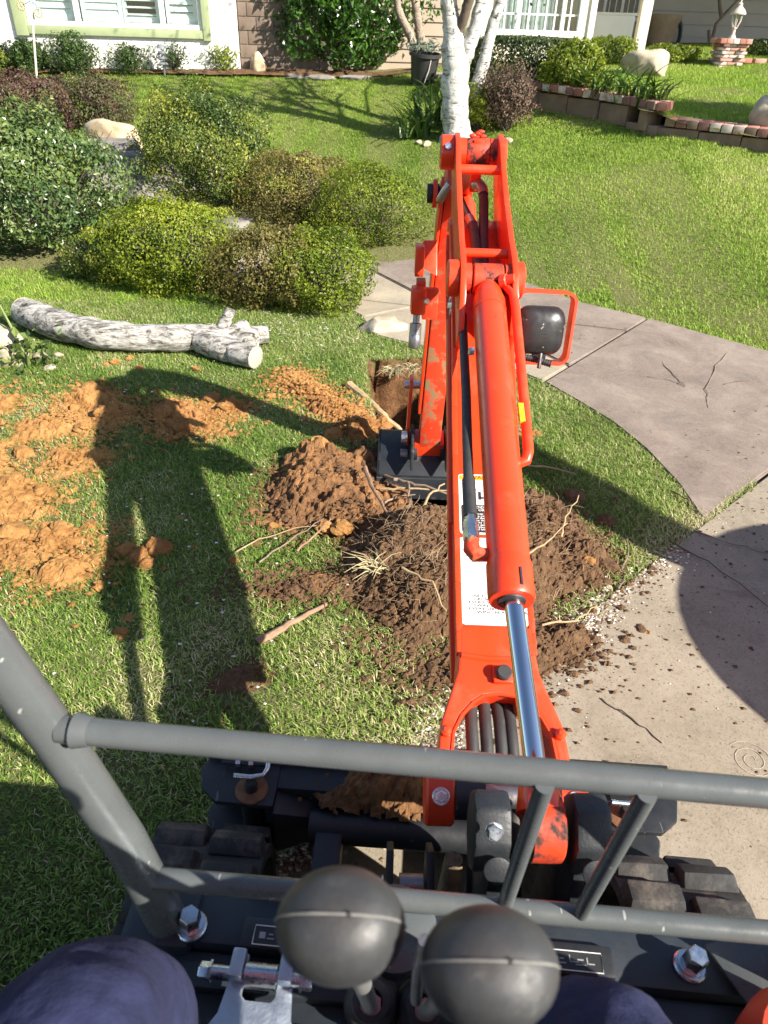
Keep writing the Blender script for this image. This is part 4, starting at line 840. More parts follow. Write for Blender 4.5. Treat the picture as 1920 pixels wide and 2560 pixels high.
# --- operator: seated body (one mesh)
def skinned(name, pts, edges, mat, root=0, sub=2):
    me = bpy.data.meshes.new(name); me.from_pydata([p[:3] for p in pts], edges, []); o = link(name, me)
    md = o.modifiers.new('skin', 'SKIN'); md.use_smooth_shade = True
    sv = me.skin_vertices[0].data
    for i, p in enumerate(pts): sv[i].radius = (p[3], p[4] if len(p) > 4 else p[3]); sv[i].use_root = (i == root)
    sd = o.modifiers.new('sub', 'SUBSURF'); sd.levels = sd.render_levels = sub
    dg = bpy.context.evaluated_depsgraph_get(); m2 = bpy.data.meshes.new_from_object(o.evaluated_get(dg)); o.modifiers.clear(); o.data = m2
    m2.materials.clear(); m2.materials.append(mat); return o
kl = PD(90,2480,.48)+Vector((0,0,-.05)); kr = PD(1600,2590,.50)+Vector((0,0,-.05))
pts = [(.03,-.30,.95,.15,.12),(.03,-.31,1.15,.15,.11),(.03,-.33,1.33,.17,.10),(.03,-.31,1.44,.06),(.03,-.27,1.53,.075,.09),(.03,-.26,1.62,.085,.10),(.03,-.26,1.70,.06,.07),
       (-.09,-.20,.93,.092),(kl.x,kl.y,kl.z,.066),(kl.x+.0,kl.y+.085,kl.z-.22,.058),(kl.x,kl.y+.05,.62,.045),(kl.x-.02,kl.y+.16,.595,.038,.03),
       (.15,-.20,.93,.092),(kr.x,kr.y,kr.z,.068),(kr.x,kr.y+.085,kr.z-.22,.058),(kr.x,kr.y+.05,.62,.045),(kr.x+.02,kr.y+.16,.595,.038,.03),
       (-.17,-.33,1.34,.055),(-.24,-.28,1.12,.045),(-.20,-.06,1.03,.036),(-.17,-.01,1.03,.03,.02),
       (.23,-.33,1.34,.055),(.36,-.12,1.14,.048),(.40,.02,1.10,.042),(.41,.09,1.08,.034,.028)]
ed = [(0,1),(1,2),(2,3),(3,4),(4,5),(5,6),(0,7),(7,8),(8,9),(9,10),(10,11),(0,12),(12,13),(13,14),(14,15),(15,16),(2,17),(17,18),(18,19),(19,20),(2,21),(21,22),(22,23),(23,24)]
po = skinned('person', pts, ed, DENIM, 0, 4); roughen(po, .0055, 9, 3, True, (1.6,.7,1)); roughen(po, .0018, 38, 5); tag(po, 'seated operator in navy work trousers, both knees at the bottom edge', 'person')
# ------------------------------------------------------------------ planting helpers
K_ = 1920/1659           # coordinates below are read off a 1659 px wide view of the photograph
def leafcloud(name, p, nrm, size, rnd, mat, asp=.55, fold=.25):
    n = len(p); t = RNG.normal(size=(n,3)); t -= (t*nrm).sum(1, keepdims=True)*nrm; t /= np.linalg.norm(t, axis=1, keepdims=True)+1e-9
    b = np.cross(nrm, t); L = size*RNG.uniform(.65, 1.35, (n,1)); W = L*asp
    v = np.empty((n,4,3)); v[:,0] = p-t*L*.5; v[:,1] = p+b*W*.5+nrm*W*fold; v[:,2] = p+t*L*.5-nrm*L*.08; v[:,3] = p-b*W*.5+nrm*W*fold
    i = np.arange(n)[:,None]*4
    return npmesh(name, v.reshape(-1,3), [i+np.array([[0,1,2]]), i+np.array([[0,2,3]])], mat, dict(rnd=np.repeat(np.clip(rnd,0,1), 4)))
def shell(n, r, p=2.0, amp=.16, seed=0, depth=.35, zmin=-.35, nl=26, lw=.10):
    rg = np.random.default_rng(seed); d = rg.normal(size=(n*2,3)); d /= np.linalg.norm(d, axis=1, keepdims=True); d = d[d[:,2] > zmin][:n]
    rr = (np.abs(d[:,0]/r[0])**p+np.abs(d[:,1]/r[1])**p+np.abs(d[:,2]/r[2])**p)**(-1/p)
    c = rg.normal(size=(nl,3)); c /= np.linalg.norm(c, axis=1, keepdims=True); lum = np.zeros(len(d))
    for k in range(nl): lum = np.maximum(lum, np.exp(-(1-d@c[k])/lw)*rg.uniform(.3,1))
    rad = rr*(1-amp+amp*lum*1.6)*(1-depth*rg.random(len(d))**2.2)
    return d*rad[:,None], d, lum
BARK = M('shrub_bark', (.10,.075,.055), .9, var=.3, vs=30, bs=90, bst=.5)
def stems(base, r, h, n, rad=.006, seed=0, parent=None, mat=None, name='stem'):
    rg = random.Random(seed); m = MB()
    for _ in range(n):
        a = rg.uniform(0, 6.283); q = rg.uniform(.2, 1.08); e = Vector((base[0]+r[0]*q*math.cos(a), base[1]+r[1]*q*math.sin(a), base[2]+h*rg.uniform(.40,1.0)))
        b0 = Vector(base)+Vector((rg.uniform(-.1,.1)*r[0], rg.uniform(-.1,.1)*r[1], -.03)); md = b0.lerp(e,.5)+Vector((rg.uniform(-.06,.06), rg.uniform(-.06,.06), .05))
        m.tube([b0, md, e], [rad, rad*.7, rad*.3], 5)
    return part(name, m, mat or BARK, parent)
def bush(name, label, cat, base, r, h, n, leaf, mat, seed, p=2.4, amp=.30, depth=.30, asp=.6, patch=.35, group=None, jit=.5, bias=0, nst=40):
    o = thing(name, label, cat, base, group); c = np.array([base[0], base[1], base[2]+h*.46])
    P_, d, lum = shell(n, (r[0]*1.10, r[1]*1.1, h*.60), p, amp, seed, depth, -.8, 70, .035); P_ = P_*(1+RNG.normal(size=(len(P_),1))*.022)+c; keep = P_[:,2] > base[2]-.02
    P_, d, lum = P_[keep], d[keep], lum[keep]
    nr = d+RNG.normal(size=d.shape)*jit; nr /= np.linalg.norm(nr, axis=1, keepdims=True)
    rn = RNG.beta(3,3,len(P_))*.55+.08+(fbm(P_[:,0]*1.0+P_[:,2]*.7, P_[:,1]+P_[:,2], 3.5, 3, seed)-.5)*patch*2+.15+bias+.15*(lum-.5)
    f = link('foliage', leafcloud('foliage', P_, nr, leaf, rn, mat, asp), None, o); f['kind'] = 'stuff'
    stems(base, r, h, nst, .007, seed, o); return o
def pxbush(x0, x1, yt, yb, ry, fn=g1):
    x0, x1, yt, yb = x0*K_, x1*K_, yt*K_, yb*K_; f = PG((x0+x1)/2, yb, fn); cy = f.y+ry; ym = (yt+yb)/2
    a = PY(x0, ym, cy); b = PY(x1, ym, cy); zt = PY((x0+x1)/2, yt+4, cy).z; cx = (a.x+b.x)/2; z0 = fn(cx, cy)
    return (cx, cy, z0), (b.x-a.x)/2, max(.15, zt-z0)
LA = leafmat('variegated_leaves', [(0,(.016,.040,.012)),(.4,(.055,.105,.028)),(.7,(.15,.20,.055)),(1,(.38,.39,.16))], .38, .2, .5)
LB = leafmat('nandina_leaves', [(0,(.040,.018,.014)),(.35,(.115,.055,.045)),(.6,(.070,.085,.030)),(.85,(.15,.19,.035)),(1,(.28,.30,.05))], .5, .25)
LC = leafmat('dark_clipped_leaves', [(0,(.016,.038,.010)),(.45,(.060,.105,.020)),(.75,(.18,.21,.03)),(1,(.38,.38,.06))], .42, .25)
LD = leafmat('yellow_green_leaves', [(0,(.040,.072,.008)),(.35,(.120,.175,.014)),(.7,(.25,.30,.022)),(1,(.42,.43,.06))], .45, .35)
LD2 = leafmat('olive_brown_leaves', [(0,(.040,.046,.010)),(.35,(.13,.13,.018)),(.6,(.20,.15,.06)),(.8,(.27,.27,.025)),(1,(.40,.40,.06))], .5, .3)
LH = leafmat('dark_hedge_leaves', [(0,(.010,.022,.007)),(.5,(.035,.060,.014)),(.8,(.080,.105,.026)),(1,(.15,.17,.045))], .45, .2)
LT = leafmat('glossy_broad_leaves', [(0,(.010,.032,.006)),(.4,(.035,.095,.012)),(.75,(.085,.185,.022)),(1,(.20,.30,.06))], .28, .3, .6)
LR = leafmat('rose_leaves', [(0,(.02,.045,.010)),(.5,(.06,.11,.025)),(1,(.18,.24,.06))], .42, .3)
LBR = leafmat('dead_brown_leaves', [(0,(.045,.025,.016)),(.5,(.12,.075,.05)),(1,(.22,.15,.10))], .7, .1)
LG = leafmat('strap_leaves', [(0,(.020,.050,.008)),(.5,(.060,.125,.018)),(1,(.16,.24,.05))], .35, .3, .5)
def pb(nm, lab, cat, px, ry, n, leaf, mat, seed, fn=g1, dz=0, **kw):
    b, rx, h = pxbush(*px, ry, fn); return bush(nm, lab, cat, b, (rx*1.08, ry), h+dz, n, leaf, mat, seed, **kw)
GB = 'shrubs along the stone steps'
pb('shrub', 'large rounded dark green shrub with pale leaf edges at the left edge', 'shrub', (-150,252,243,585), .62, 17000, .036, LA, 1, group=GB, asp=.6, patch=.25)
pb('shrub', 'reddish brown shrub behind the large left shrub', 'shrub', (-60,190,158,318), .6, 11000, .032, LB, 2, group=GB, bias=-.12, amp=.28)
pb('shrub', 'loose brown and yellow green shrub above the pale boulder', 'shrub', (120,298,165,300), .42, 8000, .028, LB, 3, group=GB, bias=.06, amp=.3, depth=.6)
pb('shrub', 'tall clipped dark green shrub right of the stone steps', 'shrub', (312,560,192,480), .50, 20000, .026, LC, 4, group=GB, p=2.8, patch=.45)
pb('shrub', 'low olive shrub between the clipped shrub and the lawn', 'shrub', (530,760,330,520), .46, 13000, .022, LD2, 5, group=GB, amp=.25)
pb('shrub', 'yellow green shrub ending the row beside the boom', 'shrub', (690,925,360,562), .40, 13000, .020, LD, 6, group=GB, amp=.2, bias=-.05)
pb('shrub', 'bright yellow green bushy shrub behind the log', 'shrub', (230,515,438,655), .36, 16000, .021, LD, 7, group=GB, amp=.22, bias=.05)
pb('shrub', 'green lower shrub joining the left shrub and the bright one', 'shrub', (160,330,500,625), .30, 8000, .024, LC, 8, group=GB, bias=.1)
pb('shrub', 'dark and yellow shrub at the walkway corner', 'shrub', (460,710,490,690), .38, 13000, .020, LD2, 9, group=GB, bias=-.05)
pb('shrub', 'small bright shrub tip overhanging the walkway stones', 'shrub', (600,798,500,700), .32, 11000, .020, LD, 10, group=GB, amp=.25)
# shrubs against the left house
GS = 'small shrubs under the white house window'
FB = 'house wall shrub'
for i, (px, lab, n, lf, mt_) in enumerate([((-20,28,95,165), 'small dark shrub at the left corner under the house window', 2600, .034, LC), ((22,105,85,168), 'dense green shrub left under the garden stake', 4200, .036, LR),
        ((100,212,68,172), 'tall leafy rose bush under the left window pane', 3800, .034, LR), ((225,335,90,172), 'open rose bush beside the path light', 1900, .032, LR),
        ((335,418,85,165), 'sparse rose bush right of the path light', 900, .032, LR), ((440,520,96,163), 'pale green rose bush at the house corner', 1300, .034, LD)]):
    pb('shrub', lab, 'shrub', px, .22, n, lf, mt_, 20+i, group=GS, depth=.85, amp=.35, nst=26)
pb('shrub', 'broad glossy leaved tall shrub between the two houses', 'shrub', (548,892,-150,172), .75, 9500, .085, LT, 31, depth=.55, amp=.28, asp=.5, patch=.25, p=2.4, jit=.9)
# right hand planting (terrace)
GH = 'clipped shrubs before the cream house'
pb('hedge', 'square clipped dark hedge under the cream house window', 'hedge', (1035,1222,82,215), .55, 17000, .034, LH, 41, g2, p=5.5, amp=.05, depth=.22, group=GH)
pb('shrub', 'bright green loose shrub at the end of the hedge', 'shrub', (1180,1292,88,205), .34, 6000, .036, LD, 42, g2, group=GH, bias=-.05, amp=.25)
pb('shrub', 'rounded yellow green shrub beside the porch post', 'shrub', (1262,1368,80,145), .45, 6500, .036, LD, 43, g2, group=GH, bias=-.05, p=2.6)
pb('shrub', 'low light green shrub behind the boulder', 'shrub', (1398,1505,95,142), .40, 5500, .036, LD, 44, g2, group=GH, p=2.8, bias=-.1)
pb('shrub', 'dark low hedge behind the brick lamp pillar', 'hedge', (1615,1720,85,130), .5, 3500, .04, LH, 45, g2, group=GH, p=4)
pb('shrub', 'yellow green shrub at the foot of the birch', 'shrub', (1005,1075,170,292), .16, 3200, .030, LD, 46, group='plants at the foot of the birch', amp=.3)
pb('shrub', 'dead brown twiggy bush beside the birch', 'shrub', (1045,1152,130,298), .24, 3600, .030, LBR, 47, group='plants at the foot of the birch', depth=.8, amp=.35, nst=150)
# strap leaved clumps: each leaf a part
def strapclump(label, base, r, h, n, seed, group, mat=LG):
    o = thing('lily_clump', label, 'plant', base, group); rg = random.Random(seed)
    ms = []
    for k in range(4):
        m = []; f = []; c = .35+.25*k; w_ = .030; N_ = 6
        for i in range(N_+1):
            t = i/N_; x = r*t*(.55+.45*t); z = h*(1.5*t-(.55+.25*c)*t*t); ww = w_*(1-.85*t**2.2)/2
            m += [(x, -ww, z+.006), (x, 0, z), (x, ww, z+.006)]
        for i in range(N_):
            b = i*3; f += [(b,b+1,b+4,b+3), (b+1,b+2,b+5,b+4)]
        ms.append(npmesh('leaf', m, [np.array(f)], mat, dict(rnd=np.full(len(m), .15+.25*k)), True))
    for k in range(n):
        l = link('leaf', ms[k % 4], None, None); l.parent = o; l.location = (rg.uniform(-.5,.5)*r, rg.uniform(-.25,.25)*r, 0)
        l.rotation_euler = (0, rg.uniform(-.5,.15), rg.uniform(0,6.283)); s_ = rg.uniform(.7,1.15); l.scale = (s_,s_,s_)
    return o
b_ = PG(905*K_, 296*K_, g1)
strapclump('dark green lily clump left of the birch trunk', (b_.x+.12,b_.y+.25,g1(b_.x,b_.y+.25)), .36, .46, 46, 1, 'lily clumps')
strapclump('light green lily clump by the white pebbles', (b_.x-.04,b_.y-.05,g1(b_.x,b_.y)), .34, .26, 44, 2, 'lily clumps')
for i, x in enumerate((1262,1312,1362,1410)):
    b_ = PG(x*K_, (222+11*i)*K_, g2); strapclump(['first lily clump behind the brick wall, nearest the hedge','second lily clump behind the brick wall from the hedge','third lily clump behind the brick wall from the hedge','lily clump at the stepped end of the brick wall'][i], (b_.x, b_.y+.15, g2(b_.x, b_.y+.15)), .30, .26, 34, 10+i, 'lily clumps')
# ------------------------------------------------------------------ birch
def birchmat():
    m, t, b = _new('birch_bark'); co = gco(t); mp = N(t, 'ShaderNodeMapping'); mp.inputs['Scale'].default_value = (5,5,22); t.links.new(co, mp.inputs[0])
    n1 = ramp(t, noise(t, 1.4, 8, .7, mp.outputs[0], 1.2), [(.53,(0,0,0)),(.60,(1,1,1))]); n2 = ramp(t, noise(t, 9, 8, .7, co), [(.35,(.34,.32,.29)),(.6,(.66,.65,.62))])
    n3 = ramp(t, noise(t, 5.5, 5, .7, co), [(.64,(0,0,0)),(.72,(1,1,1))])
    c = mix(t, n3, mix(t, n1, n2, (.12,.11,.10)), (.07,.06,.05)); t.links.new(c, b.inputs['Base Color']); b.inputs['Roughness'].default_value = .8
    bump(t, b, noise(t, 28, 7, .7, co), .6, .02); return m
BIRCH = birchmat()
def trunkmesh(pts, rad, n=14, rough=.08, seed=0):
    rg = random.Random(seed); P_ = []; R_ = []
    for i in range(len(pts)-1):
        for k in range(6):
            t = k/6; p = Vector(pts[i]).lerp(Vector(pts[i+1]), t); r = rad[i]*(1-t)+rad[i+1]*t
            P_.append(p+Vector((rg.uniform(-1,1), rg.uniform(-1,1), 0))*r*.10); R_.append(r*(1+rg.uniform(-1,1)*rough))
    P_.append(Vector(pts[-1])); R_.append(rad[-1]); return MB().tube(P_, R_, n)
bb = PG(985*K_, 302*K_, g1); by = bb.y
birch = thing('birch_tree', 'white barked multi stemmed birch tree on the front lawn', 'tree', bb)
def bx(px, py, dy=0): return PY(px*K_, py*K_, by+dy)
tp = [bx(988,318), bx(986,285), bx(984,200), bx(983,120), bx(975,55), bx(968,0), bx(960,-90), bx(945,-260)]
roughen(part('trunk', trunkmesh(tp, [.200,.150,.140,.142,.085,.078,.07,.05], 28, .05, 1), BIRCH, birch), .012, 10, 1)
part('trunk', trunkmesh([bx(1000,140), bx(1010,110,-.02), bx(1030,50,-.02), bx(1042,0), bx(1060,-120), bx(1085,-270)], [.07,.075,.07,.062,.05,.035], 14, .07, 2), BIRCH, birch)
part('trunk', trunkmesh([bx(1012,262,.25), bx(1020,225,.25), bx(1048,120,.25), bx(1066,45,.25), bx(1082,0,.25), bx(1120,-130,.25), bx(1150,-280,.2)], [.085,.07,.062,.056,.05,.04,.03], 14, .07, 3), BIRCH, birch)
part('branch', trunkmesh([bx(990,70), bx(1000,45,-.05), bx(1012,0,-.08), bx(1015,-80,-.2)], [.05,.045,.05,.03], 10, .07, 4), M('dark_bark',(.11,.08,.06),.9,bs=60,bst=.8), birch)
br = MB(); rg_ = random.Random(5); tips = []
for k in range(46):
    s_ = Vector(random.choice((tp[-1], bx(1085,-270), bx(1150,-280,.2)))); s_.z -= rg_.uniform(0, .9)
    e = s_+Vector((rg_.uniform(-1,1)*1.1, rg_.uniform(-1,1)*1.1, rg_.uniform(.3,1.5))); br.tube([s_, s_.lerp(e,.5)+Vector((0,0,.1)), e], [.018,.012,.004], 5); tips += [s_.lerp(e,.5), e]
bo = part('branches', br, BIRCH, birch); bo['kind'] = 'stuff'
tp_ = np.array([list(random.choice(tips)) for _ in range(1300)])+RNG.normal(size=(1300,3))*.22; nn_ = RNG.normal(size=tp_.shape); nn_ /= np.linalg.norm(nn_, axis=1, keepdims=True)
cr = link('crown', leafcloud('crown', tp_, nn_, .06, RNG.random(1300), LR, .6), None, birch); cr['kind'] = 'stuff'
# ------------------------------------------------------------------ stones and log
STONE = soilmat('pale_stone', (.26,.215,.15), (.38,.325,.24), (.47,.42,.34), 5); GREY = soilmat('grey_stone', (.12,.11,.10), (.20,.185,.165), (.29,.27,.24), 6)
TAN = soilmat('tan_stone', (.30,.20,.11), (.44,.33,.20), (.52,.47,.40), 3)
for m_ in (STONE, GREY, TAN):
    for nd in m_.node_tree.nodes:
        if nd.type == 'BUMP': nd.inputs['Strength'].default_value = .45
def rock(name, label, c, sc, mat, seed, rot=0, group='garden boulders', top=None, parent=None):
    rg = np.random.default_rng(seed); bm = bmesh.new(); bmesh.ops.create_icosphere(bm, subdivisions=4, radius=1)
    ax = rg.normal(size=(9,3)); ax /= np.linalg.norm(ax, axis=1, keepdims=True); of = rg.uniform(.52,.85,9)
    for v in bm.verts:
        p = np.array(v.co)
        for a, o_ in zip(ax, of):
            d = p@a
            if d > o_: p = p-a*(d-o_)*.85
        q = p*(1+.06*math.sin(5*p[0]+seed)*math.cos(4*p[1]))
        f = .22*(fbm(np.array([q[0]*2+seed]), np.array([q[1]*2+q[2]*1.7]), 1.6, 4, seed)[0]-.5); v.co = Vector(q*(1+f))
    if top is not None:
        for v in bm.verts: v.co.z = min(v.co.z, top)
    bmesh.ops.scale(bm, vec=sc, verts=bm.verts); bmesh.ops.rotate(bm, matrix=Matrix.Rotation(rot,3,'Z'), verts=bm.verts)
    for f in bm.faces: f.smooth = True
    me = bpy.data.meshes.new(name); bm.to_mesh(me); bm.free(); o = link(name, me, mat); o.location = c
    if label: tag(o, label, 'rock', group)
    return o
def prock(label, px, py, sc, mat, seed, fn=g1, rot=0, dz=.2, **kw):
    p = PG(px*K_, py*K_, fn); return rock('boulder', label, (p.x, p.y+sc[1]*.8, fn(p.x, p.y+sc[1]*.8)+sc[2]*dz), sc, mat, seed, rot, **kw)
prock('large pale sandstone boulder on the terrace lawn', 1400, 168, (.36,.26,.24), STONE, 3, g2, .2, .35)
prock('boulder cut off by the right edge above the brick wall', 1672, 292, (.22,.22,.22), STONE, 9, g2, .8, .5)
prock('pale tan and white boulder at the head of the stone steps', 235, 348, (.34,.26,.27), TAN, 4, g1, -.5, .35)
prock('small brown rock between the reddish shrub and the large shrub', 120, 310, (.12,.10,.12), GREY, 12, g1)
prock('rounded stone at the foot of the birch', 1000, 306, (.13,.10,.09), TAN, 6, g1)
prock('pale flat boulder beside the walkway under the corner shrub', 826, 728, (.17,.12,.085), STONE, 8, g1, .3, .25)
prock('cream rock at the left edge beside the log end', -4, 800, (.13,.12,.15), STONE, 10, g1, .3, .4)
prock('brown upright stone at the house corner', 560, 160, (.12,.08,.17), TAN, 13, g1, 0, .5)
for i, (x, y, s_) in enumerate(((905,312,.05),(922,316,.06),(1098,308,.06),(88,776,.05),(122,774,.045),(108,800,.04))):
    p = PG(x*K_, y*K_, g1); rock('pebble', ['left white pebble before the light lily clump','middle white pebble before the light lily clump','white pebble right of the birch foot','white pebble nearest the left log end','right white pebble below the log','small pebble under the rose stem'][i], (p.x, p.y, p.z+s_*.3), (s_, s_*.8, s_*.6), STONE, 20+i, i, 'white pebbles')
# stone steps climbing left between the shrubs
for i, (x, y, sx_, sy_) in enumerate(((262,368,.30,.20),(310,398,.30,.22),(300,430,.42,.30),(350,452,.32,.24),(505,505,.24,.22),(520,530,.25,.18))):
    p = PG(x*K_, y*K_, g1); rock('stone_step', ['topmost grey step slab below the tan boulder','grey step slab shaded by the clipped shrub','broad pale step slab in the gap between shrubs','lower step slab beside the clipped shrub','rounded slab between the bright and olive shrubs','small slab under the corner shrub'][i], (p.x-.05, p.y+.1, p.z+(.16 if i < 4 else .03)), (sx_*1.2, sy_*1.2, .18 if i < 4 else .12), GREY, 40+i, .3*i, 'stone steps', .55)
# birch log on the grass
lp = [PZ(x*K_, y*K_, z) for x, y, z in ((52,672,.10),(120,700,.10),(215,722,.095),(330,730,.09),(430,728,.09),(520,730,.09),(545,742,.085))]
def logmat():
    m, t, b = _new('log_bark'); co = gco(t); mp = N(t, 'ShaderNodeMapping'); mp.inputs['Scale'].default_value = (8,26,26); mp.inputs['Rotation'].default_value = (0,0,.25); t.links.new(co, mp.inputs[0])
    a = ramp(t, noise(t, 1.6, 8, .72, mp.outputs[0], .6), [(.36,(.045,.038,.030)),(.44,(.20,.18,.155)),(.53,(.50,.48,.44)),(.68,(.72,.70,.66))])
    k = ramp(t, noise(t, 30, 5, .7, co), [(.66,(0,0,0)),(.74,(1,1,1))]); t.links.new(mix(t, k, a, (.16,.13,.10)), b.inputs['Base Color']); b.inputs['Roughness'].default_value = .85
    bump(t, b, noise(t, 2.6, 9, .75, mp.outputs[0], .6), 1., .02); return m
LOGM = logmat(); CUTW = M('sawn_wood', (.36,.31,.25), .8, var=.2, vs=30, bs=60, bst=.4)
log = thing('log', 'sawn white birch log lying on the grass behind the clay', 'log', lp[3]-Vector((0,0,.09)))
roughen(part('trunk', trunkmesh(lp, [.084,.088,.082,.077,.076,.064,.056], 40, .05, 9), LOGM, log), .010, 16, 2, False, (.5,1.6,1.6))
part('branch_stub', trunkmesh([lp[4]+Vector((.02,-.02,-.01)), PZ(480*K_,752*K_,.075), PZ(552*K_,772*K_,.075)], [.076,.070,.062], 24, .03, 10), LOGM, log)
part('branch_stub', trunkmesh([lp[5]+Vector((-.12,0,.02)), lp[5]+Vector((-.075,.02,.10)), lp[5]+Vector((-.05,.04,.155))], [.040,.032,.030], 16, .03, 11), LOGM, log)
part('branch_stub', trunkmesh([lp[5]+Vector((-.05,0,.0)), PZ(528*K_,702*K_,.13)], [.06,.038], 16, .03, 12), LOGM, log)
e_ = PZ(552*K_,772*K_,.075); dv = (e_-PZ(480*K_,752*K_,.075)).normalized(); part('cut_face', MB().lathe([(.060,0),(.054,.004)], e_, dv, 24), CUTW, log)
part('cut_face', MB().lathe([(.082,0),(.076,.004)], lp[0], (lp[0]-lp[1]), 24), CUTW, log)
lg2 = thing('log', 'short pale log end poking out behind the birch log', 'log', PZ(560*K_,725*K_,0)); part('trunk', trunkmesh([PZ(500*K_,728*K_,.06), PZ(578*K_,722*K_,.06)], [.055,.052], 18, .03, 14), LOGM, lg2)
part('cut_face', MB().lathe([(.050,0),(.046,.003)], PZ(578*K_,722*K_,.06), PZ(578*K_,722*K_,.06)-PZ(500*K_,728*K_,.06), 20), CUTW, lg2)
# rose stems at the left edge
rs = thing('rose_plant', 'leafy rose stem growing at the left edge beside the log', 'plant', PZ(60*K_,800*K_,0))
sm_ = MB(); c0_ = PZ(62*K_,790*K_,0)
for dx, dy, hh in ((-.10,.05,.34),(-.02,.0,.15),(.06,.02,.13),(.03,-.04,.08)): sm_.tube([c0_, c0_+Vector((dx*.5,dy*.5,hh*.6)), c0_+Vector((dx,dy,hh))], [.009,.007,.004], 7)
part('stem', sm_, M('green_stem',(.16,.20,.06),.6), rs)
q_ = np.array([[c0_.x+RNG.normal()*.08, c0_.y+RNG.normal()*.06, abs(RNG.normal())*.08+.02] for _ in range(120)]); n3 = RNG.normal(size=q_.shape)+[0,0,1]; n3 /= np.linalg.norm(n3, axis=1, keepdims=True)
f_ = link('leaves', leafcloud('leaves', q_, n3, .05, RNG.random(120), LR, .6), None, rs); f_['kind'] = 'stuff'
# ------------------------------------------------------------------ houses
STUCCO = M('white_stucco', (.74,.72,.68), .9, var=.06, vs=3, bs=45, bst=.8, bd=.012, spec=.2)
GREENT = M('sage_green_trim', (.30,.35,.19), .6, var=.08, vs=8, bs=60, bst=.15)
VINYL = M('white_vinyl', (.78,.79,.78), .4, var=.03, bst=0)
SHUT = M('white_shutter', (.72,.76,.74), .5, var=.04, bst=0)
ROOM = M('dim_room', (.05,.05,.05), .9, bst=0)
SIDE = M('tan_siding', (.36,.29,.22), .75, var=.06, vs=4, bs=30, bst=.15)
SIDEG = M('grey_beige_siding', (.42,.39,.35), .75, var=.05, vs=4, bs=30, bst=.15)
CREAM = M('cream_stucco', (.70,.64,.50), .85, var=.05, vs=3, bs=40, bst=.5)
TRIMT = M('taupe_trim', (.34,.30,.25), .7, var=.05)
BLOCKM = M('brown_block', (.17,.125,.095), .9, var=.18, vs=7, bs=50, bst=.5)
MORTAR = M('mortar', (.20,.175,.15), .95, var=.1, vs=12, bs=60, bst=.5)
ROOF = M('brown_shingle', (.16,.12,.10), .9, var=.25, vs=12, bs=40, bst=.7)
CURT = M('sheer_curtain', (.72,.76,.74), .8, var=.06, vs=9, bs=14, bst=.3)
def glassmat():
    m, t, b = _new('window_glass'); t.nodes.remove(b); tr = N(t, 'ShaderNodeBsdfTransparent'); gl = N(t, 'ShaderNodeBsdfGlossy'); gl.inputs['Roughness'].default_value = .03
    mx = N(t, 'ShaderNodeMixShader'); tr.inputs[0].default_value = (.90,.95,.94,1); mx.inputs[0].default_value = .07
    t.links.new(tr.outputs[0], mx.inputs[1]); t.links.new(gl.outputs[0], mx.inputs[2]); t.links.new(mx.outputs[0], t.nodes['Material Output'].inputs[0]); return m
GLASS = glassmat()
class Face:
    """vertical wall plane: o origin, d horizontal direction; local (a along, z up, h out towards the camera)"""
    def __init__(s, o, d): s.o = Vector(o); s.d = Vector((d[0], d[1], 0)).normalized(); s.n = Vector((s.d.y, -s.d.x, 0))
    def at(s, px, py): p = PP(px, py, s.o, s.n); return ((p-s.o).dot(s.d), p.z)
    def P(s, a, z, h=0): p = s.o+s.d*a+s.n*h; return Vector((p.x, p.y, z))
    def box(s, mb, a0, a1, z0, z1, h0, h1):
        return mb.hexa([s.P(a0,z0,h1), s.P(a1,z0,h1), s.P(a1,z0,h0), s.P(a0,z0,h0), s.P(a0,z1,h1), s.P(a1,z1,h1), s.P(a1,z1,h0), s.P(a0,z1,h0)])
# --- white stucco house at the left
FL = Face((-2.15, 11.32, 0), (1, .10)); HA = thing('house', 'white stucco house with a sage green window surround at the left', 'house', (-4.5, 12.5, .9))
wa0, wz0 = FL.at(72, 62); wa1, _ = FL.at(506, 62); wz1 = wz0+1.25
wl1 = part('wall', FL.box(FL.box(FL.box(FL.box(MB(), -6.5, 0, .55, wz0, -.2, 0), -6.5, wa0, wz0, wz1, -.2, 0), wa1, 0, wz0, wz1, -.2, 0), -6.5, 0, wz1, 3.5, -.2, 0), STUCCO, HA)
part('plinth', FL.box(MB(), -6.5, .05, .5, FL.at(400,168)[1], -.1, .025), STUCCO, HA, .006)
part('side_wall', MB().hexa([FL.P(-.2,.55,-.2), FL.P(0,.55,-.2), FL.P(.0,.55,-6), FL.P(-.2,.55,-6), FL.P(-.2,3.5,-.2), FL.P(0,3.5,-.2), FL.P(0,3.5,-6), FL.P(-.2,3.5,-6)]), STUCCO, HA)
part('roof', MB().hexa([FL.P(-7,3.5,.55), FL.P(.5,3.5,.55), FL.P(.5,5.2,-4), FL.P(-7,5.2,-4), FL.P(-7,3.62,.55), FL.P(.5,3.62,.55), FL.P(.5,5.32,-4), FL.P(-7,5.32,-4)]), ROOF, HA)
tz = FL.at(300, 91)[1]
part('window_trim', FL.box(MB(), wa0-.005, wa1+.004, tz, wz0-.002, .0, .045), GREENT, HA, .004)
part('window_trim', FL.box(MB(), wa1+.006, FL.at(526,60)[0], tz-.02, wz1, .0, .055), GREENT, HA, .004)
part('window_trim', FL.box(MB(), FL.at(40,60)[0], wa0-.008, tz-.02, wz1, .0, .055), GREENT, HA, .004)
win = part('window', FL.box(MB(), wa0, wa1, wz0, wz0+.055, -.07, .012), VINYL, HA, .004)
part('room_back', FL.box(MB(), wa0-.2, wa1+.2, wz0-.1, wz1+.1, -.8, -.75), ROOM, win)
